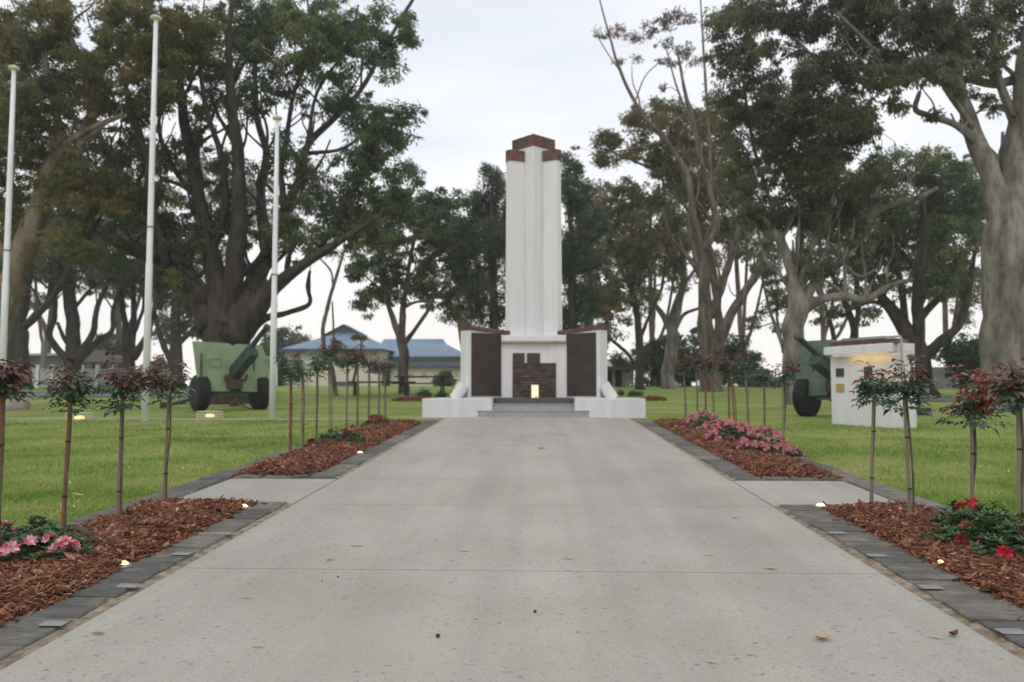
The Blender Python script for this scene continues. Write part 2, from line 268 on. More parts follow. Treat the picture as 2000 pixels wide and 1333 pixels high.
# ------------------------------------------------------------------ mesh tools
class MB:
    def __init__(s): s.v = []; s.f = []
    def add(s, vs, fs):
        o = len(s.v); s.v += [tuple(v) for v in vs]; s.f += [tuple(i+o for i in f) for f in fs]; return s
    def box(s, c, d, rot=None):
        x, y, z = d[0]/2, d[1]/2, d[2]/2; c = Vector(c)
        vs = [Vector((i*x, j*y, k*z)) for i, j, k in ((-1,-1,-1),(1,-1,-1),(1,1,-1),(-1,1,-1),(-1,-1,1),(1,-1,1),(1,1,1),(-1,1,1))]
        if rot is not None: vs = [rot @ v for v in vs]
        return s.add([v+c for v in vs], [(0,3,2,1),(4,5,6,7),(0,1,5,4),(1,2,6,5),(2,3,7,6),(3,0,4,7)])
    def prism(s, poly, z0, z1, top=None):
        n = len(poly); top = top or poly
        z0 = z0 if isinstance(z0, (list, tuple)) else [z0]*n; z1 = z1 if isinstance(z1, (list, tuple)) else [z1]*n
        return s.add([(p[0], p[1], z) for p, z in zip(poly, z0)]+[(p[0], p[1], z) for p, z in zip(top, z1)],
                     [tuple(range(n))[::-1], tuple(range(n, 2*n))]+[(i, (i+1) % n, n+(i+1) % n, n+i) for i in range(n)])
    def tube(s, pts, rad, n=8, cap=True, jitter=0):
        pts = [Vector(p) for p in pts]; rad = rad if isinstance(rad, (list, tuple)) else [rad]*len(pts)
        vs = []; up = Vector((0, 1, 0)); prev = None
        for i, p in enumerate(pts):
            t = (pts[min(i+1, len(pts)-1)]-pts[max(i-1, 0)])
            t = t.normalized() if t.length > 1e-9 else Vector((0, 0, 1))
            if prev is None:
                a = t.cross(up);
                if a.length < .05: a = t.cross(Vector((1, 0, 0)))
            else: a = prev-t*prev.dot(t)
            a.normalize(); prev = a; b = t.cross(a)
            for k in range(n):
                an = 2*math.pi*k/n; r = rad[i]*(1+jitter*noise.noise((p+a*math.cos(an)*rad[i]+b*math.sin(an)*rad[i])*1.7/max(rad[0], .05)*.3))
                vs.append(p+(a*math.cos(an)+b*math.sin(an))*r)
        m = len(pts); fs = [(i*n+k, i*n+(k+1) % n, (i+1)*n+(k+1) % n, (i+1)*n+k) for i in range(m-1) for k in range(n)]
        if cap: fs += [tuple(range(n))[::-1], tuple(range((m-1)*n, m*n))]
        return s.add(vs, fs)
    def lathe(s, prof, c=(0, 0, 0), n=20, axis='Z', rot=None):
        vs = []
        for r, h in prof:
            for k in range(n):
                a = 2*math.pi*k/n; v = Vector((r*math.cos(a), r*math.sin(a), h))
                if axis == 'X': v = Vector((v.z, v.x, v.y))
                if axis == 'Y': v = Vector((v.x, v.z, v.y))
                if rot is not None: v = rot @ v
                vs.append(v+Vector(c))
        m = len(prof); return s.add(vs, [(i*n+k, i*n+(k+1) % n, (i+1)*n+(k+1) % n, (i+1)*n+k) for i in range(m-1) for k in range(n)]+[tuple(range(n))[::-1], tuple(range((m-1)*n, m*n))])
    def build(s, name, mat, parent=None, smooth=False, bevel=0, origin=None):
        me = bpy.data.meshes.new(name); v = s.v
        if origin is not None: v = [(a[0]-origin[0], a[1]-origin[1], a[2]-origin[2]) for a in v]
        me.from_pydata(v, [], s.f); me.materials.append(mat)
        bm = bmesh.new(); bm.from_mesh(me); bmesh.ops.recalc_face_normals(bm, faces=bm.faces); bm.to_mesh(me); bm.free()
        if smooth: me.polygons.foreach_set('use_smooth', [True]*len(me.polygons))
        o = bpy.data.objects.new(name, me); COL.objects.link(o)
        if origin is not None: o.location = origin
        if parent is not None: o.parent = parent
        if bevel:
            b = o.modifiers.new('bevel', 'BEVEL'); b.width = bevel; b.segments = 2; b.limit_method = 'ANGLE'
        return o
def fastmesh(name, V, K, mat, parent=None):
    """V: (N,K,3) array of N separate K-gons"""
    V = np.asarray(V, dtype=np.float32); n = V.shape[0]; me = bpy.data.meshes.new(name)
    me.vertices.add(n*K); me.vertices.foreach_set('co', V.reshape(-1)); me.loops.add(n*K)
    me.loops.foreach_set('vertex_index', np.arange(n*K, dtype=np.int32)); me.polygons.add(n)
    me.polygons.foreach_set('loop_start', np.arange(0, n*K, K, dtype=np.int32)); me.update(calc_edges=True); me.materials.append(mat)
    o = bpy.data.objects.new(name, me); COL.objects.link(o)
    if parent is not None: o.parent = parent
    return o
def multimesh(name, V, Fc, mat, parent=None, smooth=False):
    """V: (N,k,3) instances, Fc: list of quads on k verts"""
    V = np.asarray(V, dtype=np.float32); n, k = V.shape[:2]; Fc = np.asarray(Fc, dtype=np.int32); q = Fc.shape[1]
    idx = (Fc[None]+(np.arange(n, dtype=np.int32)*k)[:, None, None]).reshape(-1); nf = n*len(Fc)
    me = bpy.data.meshes.new(name); me.vertices.add(n*k); me.vertices.foreach_set('co', V.reshape(-1)); me.loops.add(nf*q)
    me.loops.foreach_set('vertex_index', idx); me.polygons.add(nf); me.polygons.foreach_set('loop_start', np.arange(0, nf*q, q, dtype=np.int32))
    me.update(calc_edges=True); me.materials.append(mat)
    if smooth: me.polygons.foreach_set('use_smooth', [True]*nf)
    o = bpy.data.objects.new(name, me); COL.objects.link(o)
    if parent is not None: o.parent = parent
    return o
def tag(o, label=None, cat=None, group=None, kind=None):
    if label: o['label'] = label
    if cat: o['category'] = cat
    if group: o['group'] = group
    if kind: o['kind'] = kind
    return o
def empty(name, loc, label, cat, group=None, rz=0):
    o = bpy.data.objects.new(name, None); COL.objects.link(o); o.location = loc; o.rotation_euler = (0, 0, rz); o.empty_display_size = .2
    return tag(o, label, cat, group)
def structure(o): o['kind'] = 'structure'; return o
def stuff(o, label, cat): tag(o, label, cat); o['kind'] = 'stuff'; return o
def leaves(centres, spread, n_each, Lg, Wd, flat=.75, droop=.7, up=0, sizes=None):
    """diamond leaves scattered about centres -> (N,4,3)"""
    C = np.repeat(np.asarray(centres, dtype=np.float64), n_each, axis=0); n = len(C)
    sp = np.repeat(np.asarray(spread, dtype=np.float64), n_each) if np.ndim(spread) else spread
    d = rng.normal(size=(n, 3)); d /= np.linalg.norm(d, axis=1)[:, None]+1e-9
    r = rng.random(n)**.45
    off = d*(r*sp)[:, None]; off[:, 2] *= flat
    base = C+off
    ax = d*np.array([1, 1, .4])*.7+rng.normal(size=(n, 3))*.5; ax[:, 2] += -droop+up
    ax /= np.linalg.norm(ax, axis=1)[:, None]+1e-9
    s = np.cross(ax, rng.normal(size=(n, 3))); s /= np.linalg.norm(s, axis=1)[:, None]+1e-9
    l_ = (Lg*(.6+.8*rng.random(n)))[:, None]; w_ = (Wd*(.6+.8*rng.random(n)))[:, None]
    return np.stack([base, base+ax*l_*.45+s*w_/2, base+ax*l_, base+ax*l_*.45-s*w_/2], axis=1)

# ------------------------------------------------------------------ the ground
def drape(x0, x1, y0, y1, lift, ny=None):
    ys = sorted(set([y0, y1]+[y for y in np.arange(math.ceil(y0), y1, 1 if y1 < 120 else 4)])); m = MB()
    m.add([(x, y, gz(y)+lift) for y in ys for x in (x0, x1)], [(2*i, 2*i+1, 2*i+3, 2*i+2) for i in range(len(ys)-1)]); return m
ys = list(np.arange(-30, 80, 1.0))+list(np.arange(80, 240, 10.0)); m = MB()
xs = [-200, -60, -20, 20, 60, 200]; nx = len(xs)
m.add([(x, y, gz(y)-.012) for y in ys for x in xs], [(j*nx+i, j*nx+i+1, (j+1)*nx+i+1, (j+1)*nx+i) for j in range(len(ys)-1) for i in range(nx-1)])
structure(m.build('lawn', M['lawn']))
# concrete path: slabs with open joints over a dark bed
PL, PR = -2.12, 1.94
structure(drape(PL-.0, PR, -6, 17.9, -.006).build('path_bed', M['groove']))
m = MB(); js = [-6, .37, 2.47, 4.57, 6.67, 8.17, 18.6]
def slab(m, x0, x1, y0, y1, t=.03, z=.012):
    k = max(1, int((y1-y0)/1.0)); yy = [y0+(y1-y0)*i/k for i in range(k+1)]
    for a, b in zip(yy[:-1], yy[1:]):
        m.add([(x0, a, gz(a)+z), (x1, a, gz(a)+z), (x1, b, gz(b)+z), (x0, b, gz(b)+z)], [(0, 1, 2, 3)])
    for (xa, ya, xb, yb) in ((x0, y0, x1, y0), (x1, y1, x0, y1)):
        m.add([(xa, ya, gz(ya)+z), (xb, yb, gz(yb)+z), (xb, yb, gz(yb)+z-t), (xa, ya, gz(ya)+z-t)], [(0, 1, 2, 3)])
for x in (x0 for x0 in ()): pass
for a, b in zip(js[:-1], js[1:]): slab(m, PL+.004, PR-.004, a+.005, b-.005)
for xe in (PL+.004, PR-.004):
    yy = list(np.arange(-6, 18.6, 1)); m.add([(xe, y, gz(y)+z) for y in yy for z in (.012, -.02)], [(2*i, 2*i+1, 2*i+3, 2*i+2) for i in range(len(yy)-1)])
structure(m.build('path', M['concrete']))
m = MB(); slab(m, -3.24, PL-.005, 6.70, 8.14); slab(m, PR+.005, 3.06, 6.70, 8.14)
structure(m.build('side_path', M['concrete']))
m = MB(); slab(m, -2.75, 2.4, 17.62, 19.0, z=.004); structure(m.build('monument_apron', M['concrete']))
m = MB(); slab(m, -14.5, -5.3, 16.98, 17.22, z=.008); slab(m, -5.3, -2.6, 17.1, 17.25, z=.006); structure(m.build('mowing_strip', M['concrete']))
# bluestone edging, each stone a slightly uneven slab in sandy mortar
m = MB(); sand = MB(); side = []
def stones(x0, x1, y0, y1, along='y', step=(.26, .46), z=.03):
    t = y0 if along == 'y' else x0; end = y1 if along == 'y' else x1
    while t < end-.08:
        s = random.uniform(*step); e = min(t+s, end)
        if end-e < .12: e = end
        ga = .006+random.random()*.016; j = lambda: random.uniform(-.022, .022)
        if along == 'y': q = [(x0+j(), t+ga+j()*.6), (x1+j()*.5, t+ga+j()*.6), (x1+j()*.5, e-ga+j()*.6), (x0+j(), e-ga+j()*.6)]
        else: q = [(t+ga, y0+j()*.5), (e-ga, y0+j()*.5), (e-ga, y1+j()*.5), (t+ga, y1+j()*.5)]
        h = z+random.uniform(-.003, .007); ins = .012; cx = sum(p[0] for p in q)/4; cy = sum(p[1] for p in q)/4
        q2 = [(p[0]+(cx-p[0])*.06, p[1]+(cy-p[1])*.06) for p in q]
        zb = [gz(p[1])-.02 for p in q]; zm = [gz(p[1])+h-.008 for p in q]; zt = [gz(p[1])+h+random.uniform(-.003, .003) for p in q2]
        m.add([(p[0], p[1], z_) for p, z_ in zip(q, zb)]+[(p[0], p[1], z_) for p, z_ in zip(q, zm)]+[(p[0], p[1], z_) for p, z_ in zip(q2, zt)],
              [(0, 1, 5, 4), (1, 2, 6, 5), (2, 3, 7, 6), (3, 0, 4, 7), (4, 5, 9, 8), (5, 6, 10, 9), (6, 7, 11, 10), (7, 4, 8, 11), (8, 9, 10, 11)])
        t = e
def sandbed(x0, x1, y0, y1, z=.017):
    nx_ = max(1, int((x1-x0)/.06)); ny_ = max(1, int((y1-y0)/.12)); o = len(sand.v)
    vs = [(x0+(x1-x0)*i/nx_, y0+(y1-y0)*k/ny_, gz(y0+(y1-y0)*k/ny_)+(z+random.uniform(-.004, .004) if abs(abs(x0+(x1-x0)*i/nx_+.09)-2.03) > .035 else .0125+random.random()*.001)) for k in range(ny_+1) for i in range(nx_+1)]
    sand.add(vs, [(k*(nx_+1)+i, k*(nx_+1)+i+1, (k+1)*(nx_+1)+i+1, (k+1)*(nx_+1)+i) for k in range(ny_) for i in range(nx_)])
sandbed(-2.46, PL+.012, -1, 6.69); sandbed(-2.46, PL+.012, 8.15, 16.6); sandbed(PR-.012, 2.36, -1, 6.69); sandbed(PR-.012, 2.36, 8.15, 16.6)
stones(-2.43, -2.17, 0, 6.69); stones(-2.43, -2.17, 8.16, 16.5); stones(1.99, 2.30, 0, 6.69); stones(1.99, 2.26, 8.16, 16.5)
sandbed(-3.30, -2.46, 6.54, 6.69); stones(-3.30, -2.44, 6.56, 6.68, 'x'); sandbed(-3.24, -2.46, 8.16, 8.28); stones(-3.22, -2.44, 8.16, 8.27, 'x')
sandbed(2.36, 3.06, 6.54, 6.69); stones(2.31, 3.06, 6.56, 6.68, 'x'); sandbed(2.36, 3.06, 8.16, 8.28); stones(2.27, 3.04, 8.16, 8.27, 'x')
sandbed(-3.58, -3.27, -1, 16.4, .006); stones(-3.56, -3.28, 0, 16.2, step=(.4, .9), z=.018)
sandbed(3.08, 3.38, -1, 16.4, .006); stones(3.09, 3.36, 0, 16.2, step=(.4, .9), z=.018)
structure(m.build('stone_edging', M['stone'])); structure(sand.build('mortar_bed', M['sand']))
# roads
structure(drape(-60, -12.0, 29.5, 36.4, .01).build('road', M['asphalt']))
structure(drape(12.5, 60, 26.2, 29.5, .01).build('road', M['asphalt']))
# grass blades where the lawn is near
def grass_patch():
    out = []
    for (x0, x1, y0, y1, dens) in ((-8.5, -3.56, 4.0, 8.5, 2300), (-14, -3.56, 8.5, 13, 900), (3.37, 8.5, 4.4, 8.5, 2300), (3.37, 13.5, 8.5, 13, 900), (-16, -3.58, 13, 17, 350), (3.4, 16, 13, 17, 350), (-2.9, -2.2, 16.5, 17.1, 900), (2.2, 4, 16.3, 17.6, 900)):
        n = int((x1-x0)*(y1-y0)*dens); x = rng.uniform(x0, x1, n); y = rng.uniform(y0, y1, n)
        px = 1057+(x/y)*F; k = (px > -40) & (px < 2040); x, y = x[k], y[k]; out.append((x, y))
    x = np.concatenate([o[0] for o in out]); y = np.concatenate([o[1] for o in out]); n = len(x)
    z = .0289*y-.014; a = rng.uniform(0, 2*np.pi, n); w = .004+.0035*rng.random(n)+y*.0002; h = (.018+.028*rng.random(n))
    lx, ly = rng.normal(0, .016, n), rng.normal(0, .016, n)
    V = np.stack([np.stack([x-np.cos(a)*w, y-np.sin(a)*w, z], 1), np.stack([x+np.cos(a)*w, y+np.sin(a)*w, z], 1), np.stack([x+lx, y+ly, z+h], 1)], 1)
    return fastmesh('grass', V, 3, M['blades'])
stuff(grass_patch(), 'short mown green grass blades on the lawns beside the path', 'grass')

# ------------------------------------------------------------------ mulch beds
def bedheight(x, y, x0, x1, y0, y1):
    u = np.clip(np.minimum((x-x0)/.22, (x1-x)/.22), 0, 1); v = np.clip(np.minimum((y-y0)/.3, (y1-y)/.3), 0, 1)
    return .015+.075*np.sqrt(np.clip(u, 0, 1))*np.sqrt(v)+.012*np.sin(x*7)*np.sin(y*5)
def mulch(x0, x1, y0, y1, dens, label):
    nx_, ny_ = 14, int((y1-y0)*9); m = MB(); vs = []
    for k in range(ny_+1):
        for i in range(nx_+1):
            x = x0+(x1-x0)*i/nx_; y = y0+(y1-y0)*k/ny_; vs.append((x, y, gz(y)+float(bedheight(x, y, x0, x1, y0, y1))-.006))
    m.add(vs, [(k*(nx_+1)+i, k*(nx_+1)+i+1, (k+1)*(nx_+1)+i+1, (k+1)*(nx_+1)+i) for k in range(ny_) for i in range(nx_)])
    n = int((x1-x0)*(y1-y0)*dens); x = rng.uniform(x0-.02, x1+.02, n); y = rng.uniform(y0-.02, y1+.02, n)
    edge = rng.random(n) < .03; x = np.where(edge, x+rng.normal(0, .07, n), x)
    z = .0289*y+bedheight(np.clip(x, x0, x1), np.clip(y, y0, y1), x0, x1, y0, y1)+rng.random(n)*.018
    Lg = rng.gamma(3, .012, n)+.012; Wd = Lg*rng.uniform(.15, .5, n); T = rng.uniform(.002, .006, n)
    a = rng.uniform(0, 2*np.pi, n); tl = rng.normal(0, .35, n); ro = rng.normal(0, .5, n)
    ax = np.stack([np.cos(a)*np.cos(tl), np.sin(a)*np.cos(tl), np.sin(tl)], 1)
    s = np.stack([-np.sin(a)*np.cos(ro), np.cos(a)*np.cos(ro), np.sin(ro)], 1); u = np.cross(ax, s)
    C = np.stack([x, y, z], 1); V = []
    for i, j, k in ((-1,-1,-1),(1,-1,-1),(1,1,-1),(-1,1,-1),(-1,-1,1),(1,-1,1),(1,1,1),(-1,1,1)):
        tp = rng.uniform(.5, 1, n)
        V.append(C+ax*(i*Lg/2)[:, None]+s*(j*Wd/2*tp)[:, None]+u*(k*T/2)[:, None])
    o = multimesh('mulch', np.stack(V, 1), [(0,3,2,1),(4,5,6,7),(0,1,5,4),(1,2,6,5),(2,3,7,6),(3,0,4,7)], M['chips'])
    stuff(o, label, 'mulch')
    g = m.build('soil', M['soil']); structure(g)
mulch(-3.29, -2.42, 2.2, 6.55, 7500, 'loose red-brown bark chips in the near bed left of the path')
mulch(2.30, 3.09, 2.6, 6.55, 7500, 'loose red-brown bark chips in the near bed right of the path')
mulch(-3.28, -2.42, 8.28, 15.9, 2600, 'loose red-brown bark chips in the far bed left of the path')
mulch(2.26, 3.09, 8.28, 16.1, 2600, 'loose red-brown bark chips in the far bed right of the path')

# ------------------------------------------------------------------ small path things
def fallen(px, py, Lg, Wd, col, ang, curl, label):
    p = G(px, py); m = MB(); n = 7; c, s = math.cos(ang), math.sin(ang); vs = []
    for i in range(n):
        t = i/(n-1); w = Wd*math.sin(math.pi*(.08+.84*t))*.5; x = (t-.5)*Lg; z = curl*(2*t-1)**2*Lg
        bend = .25*Lg*math.sin(math.pi*t)*.4
        for k in (-1, 0, 1): vs.append((x*c-(w*k+bend)*s, x*s+(w*k+bend)*c, z+abs(k)*w*.5+.004))
    m.add(vs, [(i*3+k, i*3+k+1, i*3+k+4, i*3+k+3) for i in range(n-1) for k in (0, 1)])
    mt = noisy('dry_leaf', [(.3, tuple(v*.75 for v in col)), (.7, col)], 30, .6)
    o = m.build('fallen_leaf', mt); o.location = p+Vector((0, 0, .013)); tag(o, label, 'leaf', 'dry leaves fallen on the path')
Y_, T_, O_, B_ = (.62, .50, .20), (.50, .34, .20), (.45, .22, .08), (.16, .05, .035)
fallen(697, 1073, .10, .02, Y_, .1, .05, 'long yellow leaf on the second slab, left of the path middle')
fallen(908, 1082, .07, .016, (.6, .56, .42), -.1, .05, 'small pale leaf on the path, nearest left of the middle')
fallen(1108, 1098, .09, .016, Y_, -.4, .05, 'yellow leaf just beyond the front joint, right of the middle')
fallen(1385, 1092, .07, .014, Y_, .1, .05, 'thin yellow leaf near the right side of the second slab')
fallen(1505, 1119, .09, .022, Y_, -.3, .1, 'yellow leaf lying right at the front joint of the path')
fallen(1437, 1017, .06, .02, (.45, .47, .2), .1, .05, 'greenish leaf near the side path on the right')
fallen(503, 1272, .055, .012, Y_, -.1, .05, 'small yellow sliver of leaf at the front left of the path')
fallen(190, 1247, .06, .022, O_, .0, .05, 'orange-brown leaf beside the left stone edging')
fallen(1608, 1258, .07, .05, T_, .1, .2, 'broad curled tan leaf at the front right of the path')
fallen(1390, 1303, .06, .012, Y_, -.5, .05, 'thin yellow leaf at the very front of the path')
fallen(1825, 1254, .07, .012, Y_, -.5, .05, 'yellow sliver beside a dark curled leaf at the right')
fallen(1864, 1252, .05, .035, B_, .6, .45, 'dark red-brown curled leaf standing up at the right')
fallen(480, 1177, .085, .012, (.5, .45, .25), 0, .05, 'dull yellow leaf near the left edge of the front slab')
fallen(1058, 879, .12, .05, (.4, .36, .12), .3, .1, 'olive leaf far along the path in front of the steps')
fallen(645, 1100, .05, .02, T_, .7, .1, 'little tan leaf left of the long yellow one')
def gumnut(px, py, r, label):
    p = G(px, py); m = MB(); m.lathe([(.2*r, 0), (.8*r, .3*r), (r, .8*r), (.85*r, 1.3*r), (.95*r, 1.5*r), (.3*r, 1.45*r)], n=10)
    o = m.build('gumnut', M['rust'], smooth=True); o.location = p+Vector((0, 0, .012)); tag(o, label, 'gumnut', 'gumnuts on the path')
gumnut(855, 1253, .010, 'largest round brown gumnut on the front slab'); gumnut(1045, 1204, .008, 'brown gumnut just right of the middle of the front slab')
gumnut(660, 1133, .005, 'dark gumnut just in front of the joint, left of the middle'); gumnut(629, 1141, .004, 'small dark gumnut, the lower left of a pair near the joint')

def edge_light(px, py, label, s=1):
    p = G(px, py); t = empty('recessed_light', p+Vector((0, 0, .035)), label, 'light', 'small lights along the path edge')
    m = MB(); m.lathe([(.050*s, -.04), (.055*s, .0), (.053*s, .008), (.038*s, .010), (.036*s, .002)], n=24); m.build('rim', M['steel'], t, True)
    m = MB(); m.lathe([(.036*s, .003), (.032*s, .016), (.020*s, .024), (.004*s, .027)], n=20); m.build('lens', M['lens'], t, True)
M['lens'] = glow('warm_lens', (1, .76, .33), 2.2)
edge_light(238, 1117, 'lit round light in the near left bed, nearest the camera')
edge_light(475, 1001, 'lit round light at the left corner by the side path')
edge_light(703, 891, 'lit round light at the edge of the far left bed')
edge_light(1603, 999, 'lit round light at the right corner by the side path')
edge_light(1838, 1116, 'dim small light in the near right bed', .6)
def plate(px, py, w, l_, rz, label):
    p = G(px, py); m = MB(); m.box((0, 0, 0), (w*.85, l_*.8, .004)); o = m.build('name_plate', M['plaque'], bevel=.002)
    o.location = p+Vector((0, 0, .0365)); o.rotation_euler = (math.atan(.0289), 0, rz); tag(o, label, 'plaque', 'metal name plates on the stone edging')
for px, py, lb in ((105, 1234, 'plate on the left edging nearest the camera'), (250, 1158, 'second plate from the front on the left edging'), (355, 1094, 'third plate from the front on the left edging'), (437, 1053, 'fourth plate from the front on the left edging'),
                   (1976, 1252, 'plate on the right edging nearest the camera'), (1818, 1162, 'second plate from the front on the right edging'), (1712, 1098, 'third plate from the front on the right edging'), (1635, 1052, 'fourth plate from the front on the right edging')):
    plate(px, py, .13, .085, 0, 'grey metal '+lb)

me_ = bpy.data.objects['fallen_leaf'].data; rl = random.Random(5)
for q in range(26):
    sd_ = -1 if q < 17 else 1; y = rl.uniform(6.2, 13.5); x = sd_*rl.uniform(3.8, min(8.5, y*.62))
    o = bpy.data.objects.new('fallen_leaf', me_); COL.objects.link(o); o.location = (x, y, gz(y)+.022); o.rotation_euler = (rl.uniform(-.3, .3), rl.uniform(-.3, .3), rl.uniform(0, 6)); o.scale = [rl.uniform(.7, 1.1)]*3
    tag(o, 'small dry leaf lying in the grass of the '+('left' if sd_ < 0 else 'right')+' lawn', 'leaf', 'dry leaves on the '+('left' if sd_ < 0 else 'right')+' lawn')
# ------------------------------------------------------------------ flagpoles
def flagpole(px, py_base, py_top, w, label):
    b = G(px, py_base); d = b.y; top = EYE+(757-py_top)/F*d*1.0
    top = P(px, py_top, d).z; h = top-b.z; t = empty('flagpole', b, label, 'flagpole', 'white flagpoles on the left lawn')
    m = MB(); m.lathe([(w, -.2), (w, h*.38), (w*.88, h*.385), (w*.80, h*.7), (w*.62, h-.08)], n=20); m.build('shaft', M['pole'], t, True)
    m = MB(); m.lathe([(w*.6, h-.09), (w*1.45, h-.07), (w*1.7, h-.03), (w*1.3, h), (w*.3, h+.015)], n=20); m.build('finial', M['cream'], t, True)
    m = MB(); zb = h*.47; m.lathe([(w*.9, zb), (w*1.25, zb+.005), (w*1.25, zb+.02), (w*.9, zb+.025)], n=16); m.build('rope_ring', M['rope'], t, True)
    m = MB(); m.tube([(w*1.2, -.01, h-.1), (w*1.25, -.01, zb), (w*1.3, 0, 1.1)], .004, 5); m.build('halyard', M['rope'], t)
    m = MB(); m.box((w*1.1, 0, 1.1), (.03, .02, .14)); m.build('cleat', M['pole'], t, bevel=.004)
flagpole(1, 818, 131, .072, 'white flagpole at the left edge of the lawn')
flagpole(283, 822, 33, .072, 'tallest white flagpole, the middle one of the three')
flagpole(531, 820, 228, .066, 'shorter white flagpole nearest the memorial')
bpy.context.view_layer.update()

# lit wire guards in the grass below the poles
def guard_light(px, py, label):
    b = G(px, py); t = empty('ground_light', b, label, 'light', 'lit wire-caged lights in the grass')
    m = MB(); r, h = .29, .16
    for k in range(24):
        a = 2*math.pi*k/24; m.tube([(r*math.cos(a), r*math.sin(a)*.7, 0), (r*math.cos(a), r*math.sin(a)*.7, h), (0, 0, h+.02)], .0045, 4)
    for z in (.04, .10, .16): m.tube([(r*math.cos(2*math.pi*k/24), r*.7*math.sin(2*math.pi*k/24), z) for k in range(25)], .005, 4)
    m.build('cage', M['cream'], t)
    m = MB(); m.lathe([(.09, 0), (.10, .07), (.085, .10), (.02, .11)], n=16); m.build('lamp', M['guard_lens'], t, True)
    m = MB(); m.lathe([(.13, -.02), (.13, .02), (.11, .03)], n=16); m.build('base', M['steel'], t, True)
M['guard_lens'] = glow('guard_lens', (1, .72, .30), 1.0)
guard_light(155, 822, 'low lit wire-caged light behind the reddest near rose'); guard_light(410, 818, 'low lit wire-caged light in front of the left field gun')

# ------------------------------------------------------------------ the memorial
MX, MY = -.18, 17.70; MZ = gz(17.7); PZ = .44
mem = empty('war_memorial', (MX, MY, MZ), 'tall white stepped war memorial tower with brick copings and bronze name panels', 'memorial')
def arcpoly(w, y_front, sag, y_back, n=12):
    return [(-w+2*w*i/n, y_front+sag*(abs(2*i/n-1))**2) for i in range(n+1)]+[(w, y_back), (-w, y_back)]
for i, (w, yf, z0, z1, mt) in enumerate(((1.40, .0, -.1, .147, 'step'), (1.14, .30, .147, .294, 'step'), (.88, .58, .294, .44, 'step_dark'))):
    sp_ = tag(MB().prism(arcpoly(w, yf, .16, 1.5), z0, z1).build('step', M[mt], mem, bevel=.012))
    if mt == 'step': MB().prism(arcpoly(w+.012, yf-.018, .16, yf+.5), z1-.004, z1+.012).build('nosing', M['step'], sp_, bevel=.005)
# side planter blocks (splayed)
for s in (-1, 1):
    poly = [(s*2.54, .10), (s*1.72, -.08), (s*.92, .28), (s*.92, 1.55), (s*2.3, 1.45)]
    top = [(s*2.54, .10), (s*1.72, -.08), (s*.96, .28), (s*.96, 1.55), (s*2.3, 1.45)]
    MB().prism(poly, [-.15]*5, [.435, .445, .44, .44, .435], top).build('planter_block', M['white_dirty'], mem, bevel=.015)
# platform
MB().prism([(-1.9, .9), (1.9, .9), (1.9, 3.3), (-1.9, 3.3)], .0, .43).build('platform', M['step_dark'], mem)
def wingframe(s):
    o = Vector((s*1.56, .82, 0)); i = Vector((s*.77, 1.36, 0)); u = (i-o).normalized(); n_ = Vector((-u.y*s, u.x*s, 0))
    if n_.y > 0: n_ = -n_
    return o, i, u, n_
WT = 2.06
for s in (-1, 1):
    o, i, u, n_ = wingframe(s); L_ = (i-o).length; th = .34
    poly = [(o.x, o.y), (i.x, i.y), ((i-n_*th).x, (i-n_*th).y), ((o-n_*th-u*.02).x, (o-n_*th).y)]
    MB().prism(poly, .42, [WT, WT-.07, WT-.07, WT]).build('wing_wall', M['white'], mem, bevel=.01)
    oo = o-u*.03+n_*.03; ii = i+u*.26+n_*.03; p4 = [(oo.x, oo.y), (ii.x, ii.y), ((ii-n_*(th+.06)).x, (ii-n_*(th+.06)).y), ((oo-n_*(th+.06)).x, (oo-n_*(th+.06)).y)]
    cp = MB().prism(p4, [WT+.003, WT-.085, WT-.085, WT+.003], [WT+.105, WT+.01, WT+.01, WT+.105]).build('brick_coping', M['brick'], mem, bevel=.006)
    # bronze panel
    c = o+u*(L_*.52)+n_*.012; rot = Matrix.Rotation(math.atan2(u.y, u.x), 3, 'Z')
    pn = MB().box((0, 0, 0), (L_*.83, .03, 1.50)).build('names_panel', M['bronze'], mem, bevel=.006)
    pn.location = (c.x, c.y, 1.235); pn.rotation_euler = (0, 0, math.atan2(u.y, u.x))
    fr = MB()
    for zz in (-.752, .752): fr.box((0, -.004, zz), (L_*.85, .034, .012))
    for xx in (-1, 1): fr.box((xx*L_*.42, -.004, 0), (.012, .034, 1.51))
    fr.build('panel_frame', M['bronze_dark'], pn)
# central wall, lintel, drip edge
MB().prism([(-.80, 1.36), (.80, 1.36), (.80, 1.8), (-.80, 1.8)], .42, 1.76).build('central_wall', M['white'], mem)
MB().prism(arcpoly(.79, 1.20, .06, 1.85), 1.800, 1.96).build('lintel', M['white'], mem, bevel=.02)
MB().prism(arcpoly(.80, 1.215, .06, 1.8), 1.762, 1.799).build('drip_edge', M['copper'], mem, bevel=.006)
for x, z, w, h, mt, nm in ((.022, .85, 1.06, .86, 'bronze_centre', 'inscription_panel'), (-.358, 1.403, .29, .24, 'bronze_dark', 'plaque'), (.005, 1.403, .32, .24, 'bronze_dark', 'plaque')):
    pn = MB().box((0, 0, 0), (w, .03, h)).build(nm, M[mt], mem, bevel=.005); pn.location = (x-.012, 1.345, z)
    if nm == 'plaque': pn['label'] = 'small dark plaque above the central panel'
